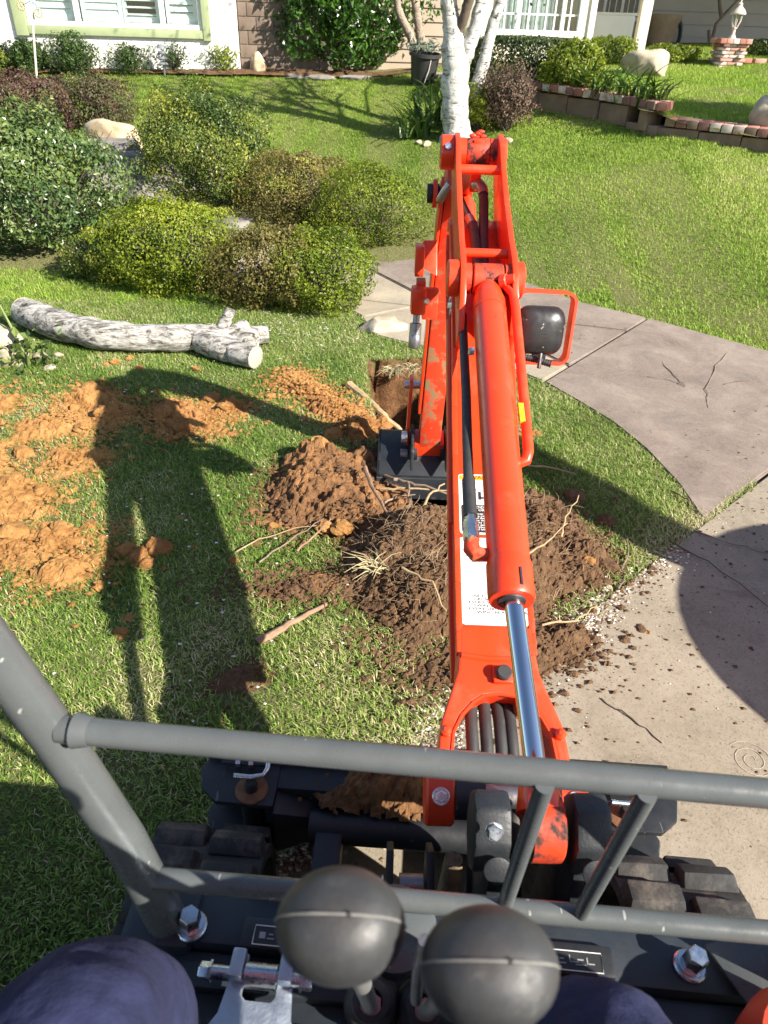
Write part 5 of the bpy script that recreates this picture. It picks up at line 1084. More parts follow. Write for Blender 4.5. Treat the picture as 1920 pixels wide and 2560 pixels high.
part('frame', FL.box(MB(), wa0, wa0+.05, wz0+.056, wz1, -.07, .010), VINYL, win, .003)
part('frame', FL.box(MB(), wa1-.05, wa1, wz0+.056, wz1, -.07, .010), VINYL, win, .003)
part('frame', FL.box(MB(), wa0, wa1, wz1-.05, wz1, -.07, .012), VINYL, win, .003)
m1, m2 = FL.at(191,30)[0], FL.at(404,30)[0]
for m_ in (m1, m2): part('mullion', FL.box(MB(), m_-.030, m_+.030, wz0+.056, wz1-.051, -.06, .006), VINYL, win, .003)
for a, b in ((wa0+.05, m1-.03), (m1+.03, m2-.03), (m2+.03, wa1-.05)):
    part('pane', FL.box(MB(), a, b, wz0+.056, wz1-.051, -.035, -.030), GLASS, win)
sh_z = wz0+.10
def shutter(a, b, tilt, n=13):
    part('shutter_frame', FL.box(MB(), a, a+.05, wz0+.06, wz1-.06, -.13, -.10), SHUT, win); part('shutter_frame', FL.box(MB(), b-.05, b, wz0+.06, wz1-.06, -.13, -.10), SHUT, win)
    part('shutter_frame', FL.box(MB(), a+.051, b-.051, wz0+.06, wz0+.13, -.13, -.10), SHUT, win)
    for k in range(n):
        z = wz0+.15+k*.078; c, s_ = math.cos(tilt)*.036, math.sin(tilt)*.036
        part('louvre', MB().hexa([FL.P(a+.051,z-c-.004,-.115+s_), FL.P(b-.051,z-c-.004,-.115+s_), FL.P(b-.051,z+c-.004,-.115-s_), FL.P(a+.051,z+c-.004,-.115-s_), FL.P(a+.051,z-c+.004,-.115+s_), FL.P(b-.051,z-c+.004,-.115+s_), FL.P(b-.051,z+c+.004,-.115-s_), FL.P(a+.051,z+c+.004,-.115-s_)]), SHUT, win)
shutter(wa0+.06, m1-.04, .35); shutter(m1+.04, (m1+m2)/2+.02, .30); shutter((m1+m2)/2+.03, m2-.04, 1.35); shutter(m2+.04, wa1-.06, .5)
# --- brown block chimney beside it
CH = thing('block_chimney', 'brown concrete block chimney at the corner of the white house', 'chimney', (-1.6, 11.6, .95))
FC = Face(FL.P(.012, 0, -.06), (1, .10)); part('mortar_core', FC.box(MB(), 0, 1.25, .7, 3.9, -.6, -.012), MORTAR, CH)
for r in range(9):
    z = .86+r*.155
    for c in range(-1, 6):
        a0 = c*.235+(.117 if r % 2 else 0)+.004; a1 = a0+.226
        a0, a1 = max(a0, .002), min(a1, 1.248)
        if a1-a0 > .03: part('block', FC.box(MB(), a0, a1, z, z+.146, -.1, random.uniform(-.004,.004)), BLOCKM, CH, .006)
# --- beige house at the right
FB_ = Face((.3, 12.35, 0), (1, .04)); HB = thing('house', 'beige house with cream bay, sash windows and a shaded porch', 'house', (4, 15, 1.2))
def siding(F, a0, a1, z0, z1, st, mat, name='siding_board'):
    z = z0
    while z < z1:
        part(name, MB().hexa([F.P(a0,z,.022), F.P(a1,z,.022), F.P(a1,z,-.02), F.P(a0,z,-.02), F.P(a0,z+st-.004,.004), F.P(a1,z+st-.004,.004), F.P(a1,z+st-.004,-.02), F.P(a0,z+st-.004,-.02)]), mat, HB); z += st
fbe = FB_.at(1150,60)[0]
part('wall', FB_.box(MB(), -1.6, fbe, .7, 3.6, -.9, -.021), SIDE, HB)
siding(FB_, -1.6, fbe-.005, .98, 3.5, .165, SIDE)
FW = Face((1.72, 12.75, 0), (1, .03)); xa0 = FW.at(1205,60)[0]; xa1 = FW.at(1487,40)[0]
wb0, vz0 = FW.at(1238,80); wb1, _ = FW.at(1446,80); vz1 = vz0+1.3
part('bay_wall', FW.box(FW.box(FW.box(FW.box(MB(), xa0, xa1, .7, vz0, -.2, 0), xa0, wb0, vz0, vz1, -.2, 0), wb1, xa1, vz0, vz1, -.2, 0), xa0, xa1, vz1, 3.6, -.2, 0), CREAM, HB)
part('bay_side', MB().hexa([FW.P(xa1-.1,.7,-.2), FW.P(xa1,.7,-.2), FW.P(xa1,.7,-3), FW.P(xa1-.1,.7,-3), FW.P(xa1-.1,3.6,-.2), FW.P(xa1,3.6,-.2), FW.P(xa1,3.6,-3), FW.P(xa1-.1,3.6,-3)]), CREAM, HB)
part('corner_board', FW.box(MB(), FW.at(1474,40)[0], xa1+.01, .7, 3.55, .0, .03), VINYL, HB, .004)
w2 = part('window', FW.box(MB(), wb0-.03, wb1+.03, vz0-.04, vz0+.04, -.06, .035), VINYL, HB, .005)
part('frame', FW.box(MB(), wb1-.03, wb1+.03, vz0+.041, vz1, -.06, .03), VINYL, w2, .004); part('frame', FW.box(MB(), wb0-.03, wb0+.03, vz0+.041, vz1, -.06, .03), VINYL, w2, .004); part('frame', FW.box(MB(), wb0, wb1, vz1-.05, vz1+.02, -.06, .032), VINYL, w2, .004)
for px_ in (1297, 1408): a = FW.at(px_,40)[0]; part('mullion', FW.box(MB(), a-.028, a+.028, vz0+.041, vz1-.051, -.05, .02), VINYL, w2, .003)
zm = FW.at(1350, 36)[1]
part('muntin', FW.box(MB(), wb0+.03, wb1-.03, zm-.011, zm+.011, -.036, -.012), VINYL, w2)
for px_ in (1262, 1322, 1343, 1366, 1388, 1426): a = FW.at(px_,40)[0]; part('muntin', FW.box(MB(), a-.010, a+.010, vz0+.041, vz1-.051, -.038, -.010), VINYL, w2)
part('pane', FW.box(MB(), wb0, wb1, vz0+.03, vz1, -.046, -.040), GLASS, w2)
cm = MB(); nC = 90; fs_ = []; vs_ = []
for k in range(nC+1):
    a = wb0+(wb1-wb0-.35)*k/nC; h = -.13+.03*math.sin(k*.9)+.015*math.sin(k*2.3); vs_ += [FW.P(a, vz0, h), FW.P(a, vz1, h)]
for k in range(nC): fs_.append((2*k, 2*k+2, 2*k+3, 2*k+1))
cm.add(vs_, fs_); part('curtain', cm, CURT, w2); part('room_back', FW.box(MB(), wb0-.2, wb1+.2, vz0-.2, vz1+.2, -.6, -.55), M('room_wall',(.5,.44,.33),.9), w2)
# porch
FP_ = Face((FW.P(xa1,0,0).x, 15.4, 0), (1, .02)); part('porch_wall', FP_.box(MB(), -1.2, 9, .7, 3.6, -.2, -.021), SIDEG, HB); siding(FP_, -1.2, 9, 1.0, 3.5, .185, SIDEG)
pw = part('porch_window', FP_.box(MB(), FP_.at(1500,45)[0], FP_.at(1598,45)[0], FP_.at(1550,46)[1]-.04, FP_.at(1550,46)[1]+.02, -.02, .05), VINYL, HB, .004)
pa0, pa1, pz = FP_.at(1503,40)[0], FP_.at(1596,40)[0], FP_.at(1550,43)[1]
part('pane', FP_.box(MB(), pa0, pa1, pz, pz+.9, .024, .030), M('dark_pane',(.035,.04,.045),.08,bst=0), pw)
for k, a in enumerate((pa0, (pa0+pa1)/2-.02, pa1-.05)): part('frame', FP_.box(MB(), a, a+.05, pz+.02, pz+.9, .031, .05), VINYL, pw)
for k in range(1, 6): a = pa0+(pa1-pa0)*k/6; part('muntin', FP_.box(MB(), a-.007, a+.007, pz+.02, pz+.9, .031, .038), VINYL, pw)
part('muntin', FP_.box(MB(), pa0+.05, pa1-.05, pz+.30, pz+.32, .031, .040), VINYL, pw)
part('frame', FP_.box(MB(), FP_.at(1478,40)[0], pa0-.001, pz-.5, pz+1.2, .0, .06), TRIMT, pw)
part('porch_floor', MB().box((6.6,14.2,1.12), (7.5,2.6,.14)), CONC, HB, .01)
pc = PG(1588, 139, g2); pc = PY(1592, 139, 13.3)
col_ = part('porch_post', MB().box((pc.x, 13.3, 2.25), (.16,.16,2.7)), M('porch_post_cream',(.74,.68,.55),.6,bst=.05), HB, .006)
part('porch_roof', MB().box((6.3,13.9,3.62), (8.6,4.0,.14)), TRIMT, HB, .01)
part('roof', MB().hexa([V(-1.8,12.0,3.6), V(11,12.4,3.6), V(11,17,5.8), V(-1.8,17,5.8), V(-1.8,12.0,3.75), V(11,12.4,3.75), V(11,17,5.95), V(-1.8,17,5.95)]), ROOF, HB)
# porch things
bp = PY(1525, 100, 14.0); bench = thing('porch_bench', 'white panelled bench on the porch under the small window', 'bench', (bp.x, 14.0, bp.z-.1))
part('front_panel', MB().box((bp.x,14.0,bp.z+.12), (.68,.04,.42)), VINYL, bench, .006); part('seat', MB().box((bp.x,14.16,bp.z+.35), (.76,.38,.04)), VINYL, bench, .006)
for x in (-.3,.3): part('leg', MB().box((bp.x+x,14.3,bp.z+.1), (.05,.05,.45)), VINYL, bench)
pp = PY(1632, 150, 14.6); tp2 = thing('planter_pot', 'tall brown clay pot against the porch wall', 'pot', (pp.x, 14.6, 1.12))
part('pot', MB().lathe([(.20,0),(.24,.3),(.30,.62),(.33,.66),(.33,.74),(.29,.74),(.28,.66)], (pp.x,14.6,1.12), (0,0,1), 28), M('brown_clay_pot',(.26,.19,.13),.8,var=.15,vs=8,bs=40,bst=.3), tp2)
part('soil', MB().lathe([(.28,0),(.27,.02)], (pp.x,14.6,1.80), (0,0,1), 20), SOILS['soil'], tp2)
hp = PY(1678, 80, 15.3); hr = thing('hose_reel', 'coiled dark garden hose hanging on the porch wall', 'hose', hp)
for k in range(5):
    part('coil', MB().tube([hp+Vector((.17*math.cos(a*.5236)*(1-.05*k), -.05-.02*(k % 3), .30*math.sin(a*.5236)*(1-.06*k)-.06)) for a in range(13)], .022, 8), M('hose_rubber',(.035,.045,.055),.5) if k == 0 else bpy.data.materials['hose_rubber'], hr)
part('hook', MB().box(hp+Vector((0,0,.22)), (.12,.1,.05)), VINYL, hr)
vn = PY(1780, 150, 15.0); vt = thing('vine', 'bare twisted vine climbing the porch wall beside the pillar', 'vine', (vn.x, 15.0, 1.1))
for pts_ in (((1776,148),(1780,100),(1790,60),(1812,35),(1840,5),(1860,-25)), ((1804,45),(1800,20),(1797,-20)), ((1760,150),(1774,110),(1772,75))):
    part('stem', MB().tube([PY(x, y, 15.0) for x, y in pts_], [.035-.004*i for i in range(len(pts_))], 8), M('vine_bark',(.20,.16,.125),.9,bs=50,bst=.6) if 'vine_bark' not in bpy.data.materials else bpy.data.materials['vine_bark'], vt)
# --- bricks: pillar with lantern, retaining wall
BR = [M('red_brick', (.36,.15,.11), .9, var=.15, vs=9, bs=60, bst=.5), M('pink_brick', (.46,.26,.20), .9, var=.15, vs=9, bs=60, bst=.5), M('whitewashed_brick', (.55,.48,.43), .9, var=.15, vs=12, bs=60, bst=.5, dirt=(.40,.2,.15), ds=14, dthr=(.5,.62)), M('dark_brick', (.22,.11,.09), .9, var=.2, vs=9, bs=60, bst=.5)]
GRB = M('grey_brown_block', (.21,.145,.105), .92, var=.22, vs=6, bs=45, bst=.5, dirt=(.34,.27,.22), ds=5, dthr=(.60,.74)); TOPB = M('brick_cap_red', (.42,.16,.12), .9, var=.14, vs=8, bs=60, bst=.4)
def cubemesh(name, sx_, sy_, sz_, mat, bev=.006):
    me = MB().box((0,0,0), (sx_,sy_,sz_)).mesh(name, bev); me.materials.append(mat); return me
pl0 = PG(1808, 169, g2); pX, pYc = PY(1825, 169, pl0.y).x, pl0.y+.20; pZ0 = g2(pX, pYc)
PL = thing('brick_pillar', 'whitewashed red brick lamp pillar on the terrace lawn', 'pillar', (pX, pYc, pZ0))
topz = PY(1845, 110, pYc-.2).z
nr = max(6, int((topz-pZ0)/.066)); hb_ = (topz-pZ0)/nr; W_ = .33
part('core', MB().box((pX,pYc,(pZ0+topz)/2-.05), (W_-.03,W_-.03,topz-pZ0+.1)), MORTAR, PL)
bms = [cubemesh('brick', .160, .08, hb_-.010, m_) for m_ in BR]
rb = random.Random(3)
for r in range(-1, nr):
    for sd in range(4):
        for c in range(2):
            o = link('brick', rb.choices(bms, (3,3,4,1))[0], None, PL); a = sd*math.pi/2; off = (-.5+c)*.168+(.04 if r % 2 else -.04)
            p = Vector((off, -W_/2+.045, 0)); p = Matrix.Rotation(a,3,'Z') @ p; o.location = (p.x, p.y, (r+.5)*hb_+rb.uniform(-.002,.002)); o.rotation_euler = (0,0,a)
for c in range(5):
    for d_ in range(2):
        o = link('cap_brick', cubemesh('cap_brick', .083, .20, .06, BR[(c+d_) % 3]) , None, PL); o.location = ((c-2)*.088, (d_-.5)*.21, topz-pZ0+.031)
LZ = topz+.062
LT_ = thing('lantern', 'cream post lantern standing on the brick pillar', 'lamp', (pX, pYc, LZ)); LCM = M('cream_lantern_metal', (.52,.44,.38), .5, var=.1, vs=20)
LS = .60
def LH_(x, y, z): return (pX+x*LS, pYc+y*LS, LZ+z*LS)
part('base', MB().lathe([(r*LS, h*LS) for r, h in ((.09,0),(.08,.02),(.055,.06),(.04,.09),(.036,.17),(.06,.19),(.05,.21))], (pX,pYc,LZ), (0,0,1), 20), LCM, LT_)
for k in range(6):
    a = k*math.pi/3; part('cage_bar', MB().tube([LH_(.05*math.cos(a),.05*math.sin(a),.20), LH_(.10*math.cos(a),.10*math.sin(a),.32), LH_(.12*math.cos(a),.12*math.sin(a),.46)], .010*LS, 6), LCM, LT_)
part('glass', MB().lathe([(.045*LS,0),(.085*LS,.10*LS),(.105*LS,.25*LS)], LH_(0,0,.205), (0,0,1), 12), GLASS, LT_)
part('roof', MB().lathe([(r*LS, h*LS) for r, h in ((.17,0),(.175,.02),(.13,.09),(.06,.15),(.05,.18),(.06,.20),(.02,.23),(.014,.30),(.003,.34))], LH_(0,0,.455), (0,0,1), 20), LCM, LT_)
# low brick edging right of the pillar
ed = thing('brick_edging', 'low brick edging beside the lamp pillar at the right edge', 'brick edging', (pX+.7, pYc, pZ0))
for k in range(9): o = link('brick', bms[k % 3], None, ed); o.location = (-.42+k*.205, .05, .06); o.scale = (1,1.6,1.8)
ed2 = thing('brick_steps', 'red brick step edge at the foot of the porch post', 'brick edging', PG(1545, 152, g2))
for k in range(7): o = link('brick', bms[(k*2) % 3], None, ed2); o.location = (-.45+k*.16, .25+.06*k, .05); o.scale = (.75,1.6,1.2); o.rotation_euler = (0,0,.35)
# retaining wall
RW = thing('retaining_wall', 'stepped retaining wall of brown blocks with a red brick cap', 'wall', (2.5, 8.2, .7))
def alongwall(s0):   # arc-length sampler
    L = 0
    for i in range(len(WALL)-1):
        a = Vector(WALL[i]); b = Vector(WALL[i+1]); l = (b-a).length
        if L+l >= s0: return a.lerp(b, (s0-L)/l), (b-a).normalized()
        L += l
    return Vector(WALL[-1]), (Vector(WALL[-1])-Vector(WALL[-2])).normalized()
stepS = sum((Vector(WALL[i+1])-Vector(WALL[i])).length for i in range(3))+.05
capm = [cubemesh('cap_brick', .100, .26, .075, m_, .008) for m_ in (TOPB, BR[0], BR[1])]; frm = [cubemesh('brick_face', .096, .012, .070, m_, .003) for m_ in (BR[2], BR[3], BR[0], GRB)]
blm = cubemesh('block', .392, .20, .185, GRB, .008); s0 = 0
rw = random.Random(8)
def wtop(s0): p, d_ = alongwall(s0); return float(np.interp(p.x, [1.15, 2.6], [1.14, 1.04])) if s0 < stepS else float(np.interp(p.x, [2.5, 3.6, 9], [.92, .885, .75]))
while s0 < 8.4:
    p, d_ = alongwall(s0+.053); z = wtop(s0); a = math.atan2(d_.y, d_.x); nv = Vector((d_.y, -d_.x, 0))
    if nv.y > 0: nv = -nv
    o = link('cap_brick', rw.choice(capm), None, None); o.location = Vector((p.x,p.y,z-.038))-nv*.11; o.rotation_euler = (0,0,a); setparent(o, RW)
    o = link('brick_face', rw.choices(frm, (4,3,2,2))[0], None, None); o.location = Vector((p.x,p.y,z-.038))+nv*.024; o.rotation_euler = (0,0,a); setparent(o, RW)
    s0 += .107
s0 = 0
while s0 < 8.4:
    p, d_ = alongwall(s0+.2); z = min(wtop(s0), wtop(s0+.39)); a = math.atan2(d_.y, d_.x); nv = Vector((d_.y, -d_.x, 0)); nv = nv if nv.y < 0 else -nv
    for r in range(2):
        o = link('block', blm, None, None); o.location = Vector((p.x,p.y,z-.076-.097-.194*r))-nv*.10; o.rotation_euler = (0,0,a); setparent(o, RW)
    s0 += .40
pe, de_ = alongwall(stepS-.05)
part('end_block', MB().box((pe.x+.02, pe.y+.12, .88), (.10,.24,.2), Matrix.Rotation(math.atan2(de_.y,de_.x),3,'Z')), GRB, RW, .006)
# --- garden bits near the white house
pl_ = PG(412, 190, g1); pth = thing('path_light', 'grey tiered path light on the bed edge under the window', 'lamp', pl_); GRM = M('grey_lamp_metal',(.16,.18,.20),.5)
part('stake', MB().cyl(pl_, pl_+Vector((0,0,.12)), .012, n=8), GRM, pth)
for k in range(3): part('tier', MB().lathe([(.05,0),(.068-.006*k,.012),(.04,.035)], pl_+Vector((0,0,.12+.062*k)), (0,0,1), 18), GRM, pth)
part('cap', MB().lathe([(.06,0),(.045,.03),(.01,.05)], pl_+Vector((0,0,.305)), (0,0,1), 18), GRM, pth)
sk = PY(70, 92, 10.6); stk = thing('garden_stake', 'metal bicycle wind spinner on a stake before the window', 'ornament', (sk.x, 10.6, .9)); STW = M('pale_stake',(.62,.56,.48),.5); GOLD = M('brass_petals',(.50,.40,.24),.5,.4)
part('stake', MB().cyl((sk.x,10.6,.9), PY(76,-10,10.6), .013, n=8), STW, stk)
for px_, py_ in ((54,14),(97,33)):
    c = PY(px_, py_, 10.58); wv = part('wheel', MB().tube([c+Vector((.042*math.cos(a*.3927), 0, .042*math.sin(a*.3927))) for a in range(17)], .004, 6), STW, stk)
    for k in range(10): a = k*.628; part('petal', MB().ball(c+Vector((.044*math.cos(a),-.01,.044*math.sin(a))), .013, 8, 6, (1,.4,1)), GOLD, wv)
    part('hub', MB().ball(c, .016, 8, 6), GOLD, wv)
part('frame', MB().tube([PY(54,14,10.6), PY(75,3,10.6), PY(90,12,10.6), PY(97,33,10.6)], .007, 6), M('blue_frame',(.10,.18,.32),.4), stk); part('wing', MB().prism([PY(92,10,10.6), PY(116,26,10.6), PY(122,30,10.6), PY(106,20,10.6)], (0,.01,0)), bpy.data.materials['blue_frame'], stk)
pt = PG(1060, 216, g1); pot = thing('nursery_pot', 'tilted black nursery pot with a rope handle beside the birch', 'pot', pt); BPM = M('black_plastic_pot',(.030,.030,.032),.5,var=.1,bs=60,bst=.1)
pcx, pcy, pcz = pt.x-.02, pt.y+.16, pt.z-.02
part('pot', MB().lathe([(.14,0),(.145,.02),(.185,.34),(.205,.345),(.205,.385),(.185,.385),(.178,.33)], (pcx,pcy,pcz), (.06,-.1,1), 28), BPM, pot); part('soil', MB().lathe([(.178,0),(.17,.01)], (pcx+.02,pcy-.03,pcz+.32), (.06,-.1,1), 20), SOILS['soil'], pot)
part('rope', MB().tube([(pcx+.10,pcy-.205,pcz+.36),(pcx+.07,pcy-.20,pcz+.20),(pcx+.02,pcy-.19,pcz+.06)], .006, 6), STW, pot)
q_ = np.array([[pcx+RNG.normal()*.10, pcy-.04+RNG.normal()*.09, pcz+.40+abs(RNG.normal())*.05] for _ in range(160)]); n3 = RNG.normal(size=q_.shape)+[0,-.5,.6]; n3 /= np.linalg.norm(n3, axis=1, keepdims=True)
f_ = link('succulents', leafcloud('succulents', q_, n3, .10, RNG.random(160)*.6+.2, leafmat('grey_succulent',[(0,(.07,.10,.07)),(1,(.24,.28,.21))],.5,.15), .22), None, pot); f_['kind'] = 'stuff'
ptr = thing('palm_trunk', 'two slim rough trunks leaning behind the nursery pot', 'tree', PG(1040, 150, g1)); TRB = M('rough_grey_bark',(.27,.215,.165),.95,var=.3,vs=14,bs=40,bst=1.,bd=.02)
part('trunk', trunkmesh([PY(x*K_, y*K_, 11.3) for x, y in ((906,135),(896,100),(880,65),(862,25),(850,-30))], [.06,.055,.055,.05,.045], 12, .08, 5), TRB, ptr); part('trunk', trunkmesh([PY(x*K_, y*K_, 11.4) for x, y in ((914,130),(908,80),(902,40),(896,0),(890,-60))], [.06,.055,.05,.05,.045], 12, .08, 6), TRB, ptr)
# edging stones of the bed
for i, (x, y) in enumerate(((640,168),(700,170),(770,172),(955,165))): p = PG(x*K_, y*K_, g1); rock('edging_stone', ['left pale edging stone under the glossy shrub','middle pale edging stone under the glossy shrub','right pale edging stone under the glossy shrub','pale edging stone behind the birch trunk'][i], (p.x, p.y, p.z+.015), (.24,.10,.04), GREY, 60+i, .1*i, 'bed edging stones')
# bare mulch strip before the white house
xm = np.arange(-5.6, .6, .05); ym = np.arange(10.2, 11.4, .05); XM, YM = np.meshgrid(xm, ym)
edge = 10.84+.10*(XM+4.7)*.9+.05*np.sin(XM*1.3); mk = YM > edge
mu = link('mulch_bed', gridmesh('mulch_bed', xm, ym, G(XM, YM)+.035+(fbm(XM,YM,9,3,4)-.5)*.03, SOILS['soil'], None, mk)); struct(mu)
# made-up trunk in a round planter, unseen; shaped to throw the driveway shadow
TR = thing('shadow_planter', 'round plaster planter added unseen right of the excavator to cast a shadow', 'shadow_planter', (2.76, .94, .01)); part('bowl', MB().lathe([(.40,0),(.55,.12),(.62,.40),(.60,.78),(.64,.82),(.64,.88),(.56,.88),(.54,.80)], (2.76,.94,.01), (0,0,1), 40), STUCCO, TR)
part('soil', MB().lathe([(.55,0),(.54,.02)], (2.76,.94,.80), (0,0,1), 24), SOILS['soil'], TR)
TR2 = thing('shadow_trunk', 'unseen bare trunk added for its band of shadow, rising from the round planter', 'tree', (2.34, 1.30, .81)); part('trunk', trunkmesh([(2.36,1.28,.72),(2.27,1.42,.95),(2.50,1.52,1.42),(2.62,1.56,1.65)], [.14,.13,.115,.10], 16, .04, 3), BIRCH, TR2)

# unseen tree added beyond the right edge to shade the terrace
st = thing('shade_tree', 'leafy unseen tree added beyond the right edge to shade the terrace lawn', 'tree', (7.5, 5.9, g1(7.5,5.9)))
part('trunk', trunkmesh([(7.5,5.9,.2),(7.55,5.9,1.6),(7.45,5.85,3.0)], [.13,.11,.08], 12, .05, 21), TRB, st)
P3, d3, l3 = shell(5200, (1.1,.8,.75), 2.2, .35, 77, .6, -1.0, 40, .08); P3 = P3+np.array([7.45,5.9,3.9]); n3 = d3+RNG.normal(size=d3.shape)*.7; n3 /= np.linalg.norm(n3, axis=1, keepdims=True)
f_ = link('crown', leafcloud('crown', P3, n3, .09, RNG.random(len(P3)), LT, .55), None, st); f_['kind'] = 'stuff'
# ------------------------------------------------------------------ clods, crumbs, roots, twigs, gravel
def clodmesh(seed, mat):
    rg = np.random.default_rng(seed); bm = bmesh.new(); bmesh.ops.create_icosphere(bm, subdivisions=3, radius=1)
    for v in bm.verts:
        p = np.array(v.co); f = fbm(np.array([p[0]*1.5+seed*3.1+p[2]]), np.array([p[1]*1.5-p[2]*1.3]), 1.3, 5, seed)[0]; v.co = Vector(p*(.55+.9*f))
        v.co.z *= .72
    me = bpy.data.meshes.new('clod'); bm.to_mesh(me); bm.free(); me.materials.append(mat); return me
CM = [clodmesh(i, SOILS['clay']) for i in range(5)]; CB = [clodmesh(10+i, SOILS['soil']) for i in range(4)]; CR2 = [clodmesh(20+i, SOILS['clay2']) for i in range(3)]
def clod(px, py, r, ms, label, group, rg):
    p = PZ(px*K_, py*K_, 0); h = float(pileh(np.array([p.x]), np.array([p.y]))[0]); o = link('clod', rg.choice(ms)); s_ = r*rg.uniform(.85,1.2)
    o.location = (p.x, p.y, max(0, h)+r*.22); o.scale = (s_*rg.uniform(.8,1.3), s_, s_*rg.uniform(.8,1.1)); o.rotation_euler = (rg.uniform(-.4,.4), rg.uniform(-.4,.4), rg.uniform(0,6.28))
    return tag(o, label, 'clod', group)
rg = random.Random(17)
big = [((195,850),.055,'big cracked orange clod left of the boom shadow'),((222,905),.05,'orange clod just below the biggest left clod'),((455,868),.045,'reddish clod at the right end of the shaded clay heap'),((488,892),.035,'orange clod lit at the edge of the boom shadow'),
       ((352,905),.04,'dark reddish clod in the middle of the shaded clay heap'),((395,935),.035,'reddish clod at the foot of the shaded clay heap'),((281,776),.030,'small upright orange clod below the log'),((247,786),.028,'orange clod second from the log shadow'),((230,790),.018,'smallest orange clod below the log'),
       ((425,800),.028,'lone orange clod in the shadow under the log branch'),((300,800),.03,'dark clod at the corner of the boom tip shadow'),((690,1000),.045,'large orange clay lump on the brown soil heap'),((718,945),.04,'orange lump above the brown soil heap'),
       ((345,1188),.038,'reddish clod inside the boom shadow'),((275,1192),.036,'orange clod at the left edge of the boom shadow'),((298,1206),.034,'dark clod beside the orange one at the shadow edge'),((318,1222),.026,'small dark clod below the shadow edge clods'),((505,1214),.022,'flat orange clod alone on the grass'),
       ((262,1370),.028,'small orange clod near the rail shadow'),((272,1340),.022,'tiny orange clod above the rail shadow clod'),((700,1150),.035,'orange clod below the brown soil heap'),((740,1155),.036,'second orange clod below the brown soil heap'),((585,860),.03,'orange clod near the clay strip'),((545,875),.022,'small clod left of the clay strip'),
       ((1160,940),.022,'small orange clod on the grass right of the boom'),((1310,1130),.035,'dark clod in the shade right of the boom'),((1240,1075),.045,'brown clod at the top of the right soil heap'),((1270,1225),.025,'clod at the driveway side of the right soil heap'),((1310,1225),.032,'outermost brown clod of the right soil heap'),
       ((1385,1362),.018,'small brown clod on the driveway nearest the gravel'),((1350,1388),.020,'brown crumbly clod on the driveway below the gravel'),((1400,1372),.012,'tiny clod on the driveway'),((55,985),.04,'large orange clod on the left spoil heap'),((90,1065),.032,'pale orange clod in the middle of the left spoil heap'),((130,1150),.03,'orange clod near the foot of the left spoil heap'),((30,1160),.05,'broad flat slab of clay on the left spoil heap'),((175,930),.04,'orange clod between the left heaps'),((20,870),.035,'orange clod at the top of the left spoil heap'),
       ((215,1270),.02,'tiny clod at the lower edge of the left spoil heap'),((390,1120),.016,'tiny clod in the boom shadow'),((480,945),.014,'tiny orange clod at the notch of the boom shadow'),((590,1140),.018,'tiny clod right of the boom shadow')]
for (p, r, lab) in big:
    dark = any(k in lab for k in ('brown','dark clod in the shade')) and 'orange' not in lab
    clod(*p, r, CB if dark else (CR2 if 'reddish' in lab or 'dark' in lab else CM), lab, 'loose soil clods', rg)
OCT_V = np.array([[1,0,0],[-1,0,0],[0,1,0],[0,-1,0],[0,0,1],[0,0,-1]], float); OCT_F = np.array([[0,2,4],[2,1,4],[1,3,4],[3,0,4],[2,0,5],[1,2,5],[3,1,5],[0,3,5]])
def scatter(name, x, y, z, r, mat, label, cat, flat=.6):
    n = len(x); v = OCT_V[None]*RNG.uniform(.55,1.35,(n,6,1)); a = RNG.uniform(0,6.28,n); c, s_ = np.cos(a)[:,None], np.sin(a)[:,None]
    vx = v[:,:,0]*c-v[:,:,1]*s_; vy = v[:,:,0]*s_+v[:,:,1]*c; R_ = np.asarray(r)[:,None]
    V3 = np.stack([vx*R_+x[:,None], vy*R_*.8+y[:,None], v[:,:,2]*R_*flat+(z+np.asarray(r)*.3)[:,None]], -1)
    f = (np.arange(n)[:,None,None]*6+OCT_F[None]).reshape(-1,3)
    o = link(name, npmesh(name, V3.reshape(-1,3), [f], mat, dict(rnd=np.repeat(RNG.random(n),6)))); tag(o, label, cat, kind='stuff'); return o
def around(P, n, spread):
    b = P['blobs']; i = RNG.integers(len(b), size=n); B_ = np.array(b)
    return B_[i,0]+RNG.normal(size=n)*B_[i,2]*spread, B_[i,1]+RNG.normal(size=n)*B_[i,3]*spread
for idx, mt_, n_, sp, lab in (((0,1,2,4),'clay',22000,.78,'crumbs of orange clay scattered over the grass'), ((3,5,6,7,8,9),'soil',15000,.72,'crumbs of brown soil scattered round the root ball')):
    X3, Y3 = [], []
    for i in idx: a, b = around(PILES[i], n_//len(idx), sp); X3.append(a); Y3.append(b)
    X3 = np.concatenate(X3); Y3 = np.concatenate(Y3); k = dpoly(X3, Y3, HOLE) > .01; X3, Y3 = X3[k], Y3[k]
    hh = np.maximum(pileh(X3, Y3), np.where(inpoly(X3,Y3,DRIVE), .010, .006)); scatter('soil_crumbs', X3, Y3, G(X3,Y3)+hh, .0022+.016*RNG.random(len(X3))**4.5, SOILS[mt_], lab, 'soil crumbs')
n_ = 2600; X3 = RNG.uniform(.2,1.9,n_); Y3 = RNG.uniform(.9,2.9,n_); e = dpoly(X3,Y3,DRIVE); k = (e < -.01) & (RNG.random(n_) < np.exp(e*2.2)+.05); X3, Y3 = X3[k], Y3[k]
scatter('soil_crumbs', X3, Y3, X3*0+.010, .0018+.008*RNG.random(len(X3))**4, SOILS['soil'], 'dark soil crumbs scattered on the driveway', 'soil crumbs')
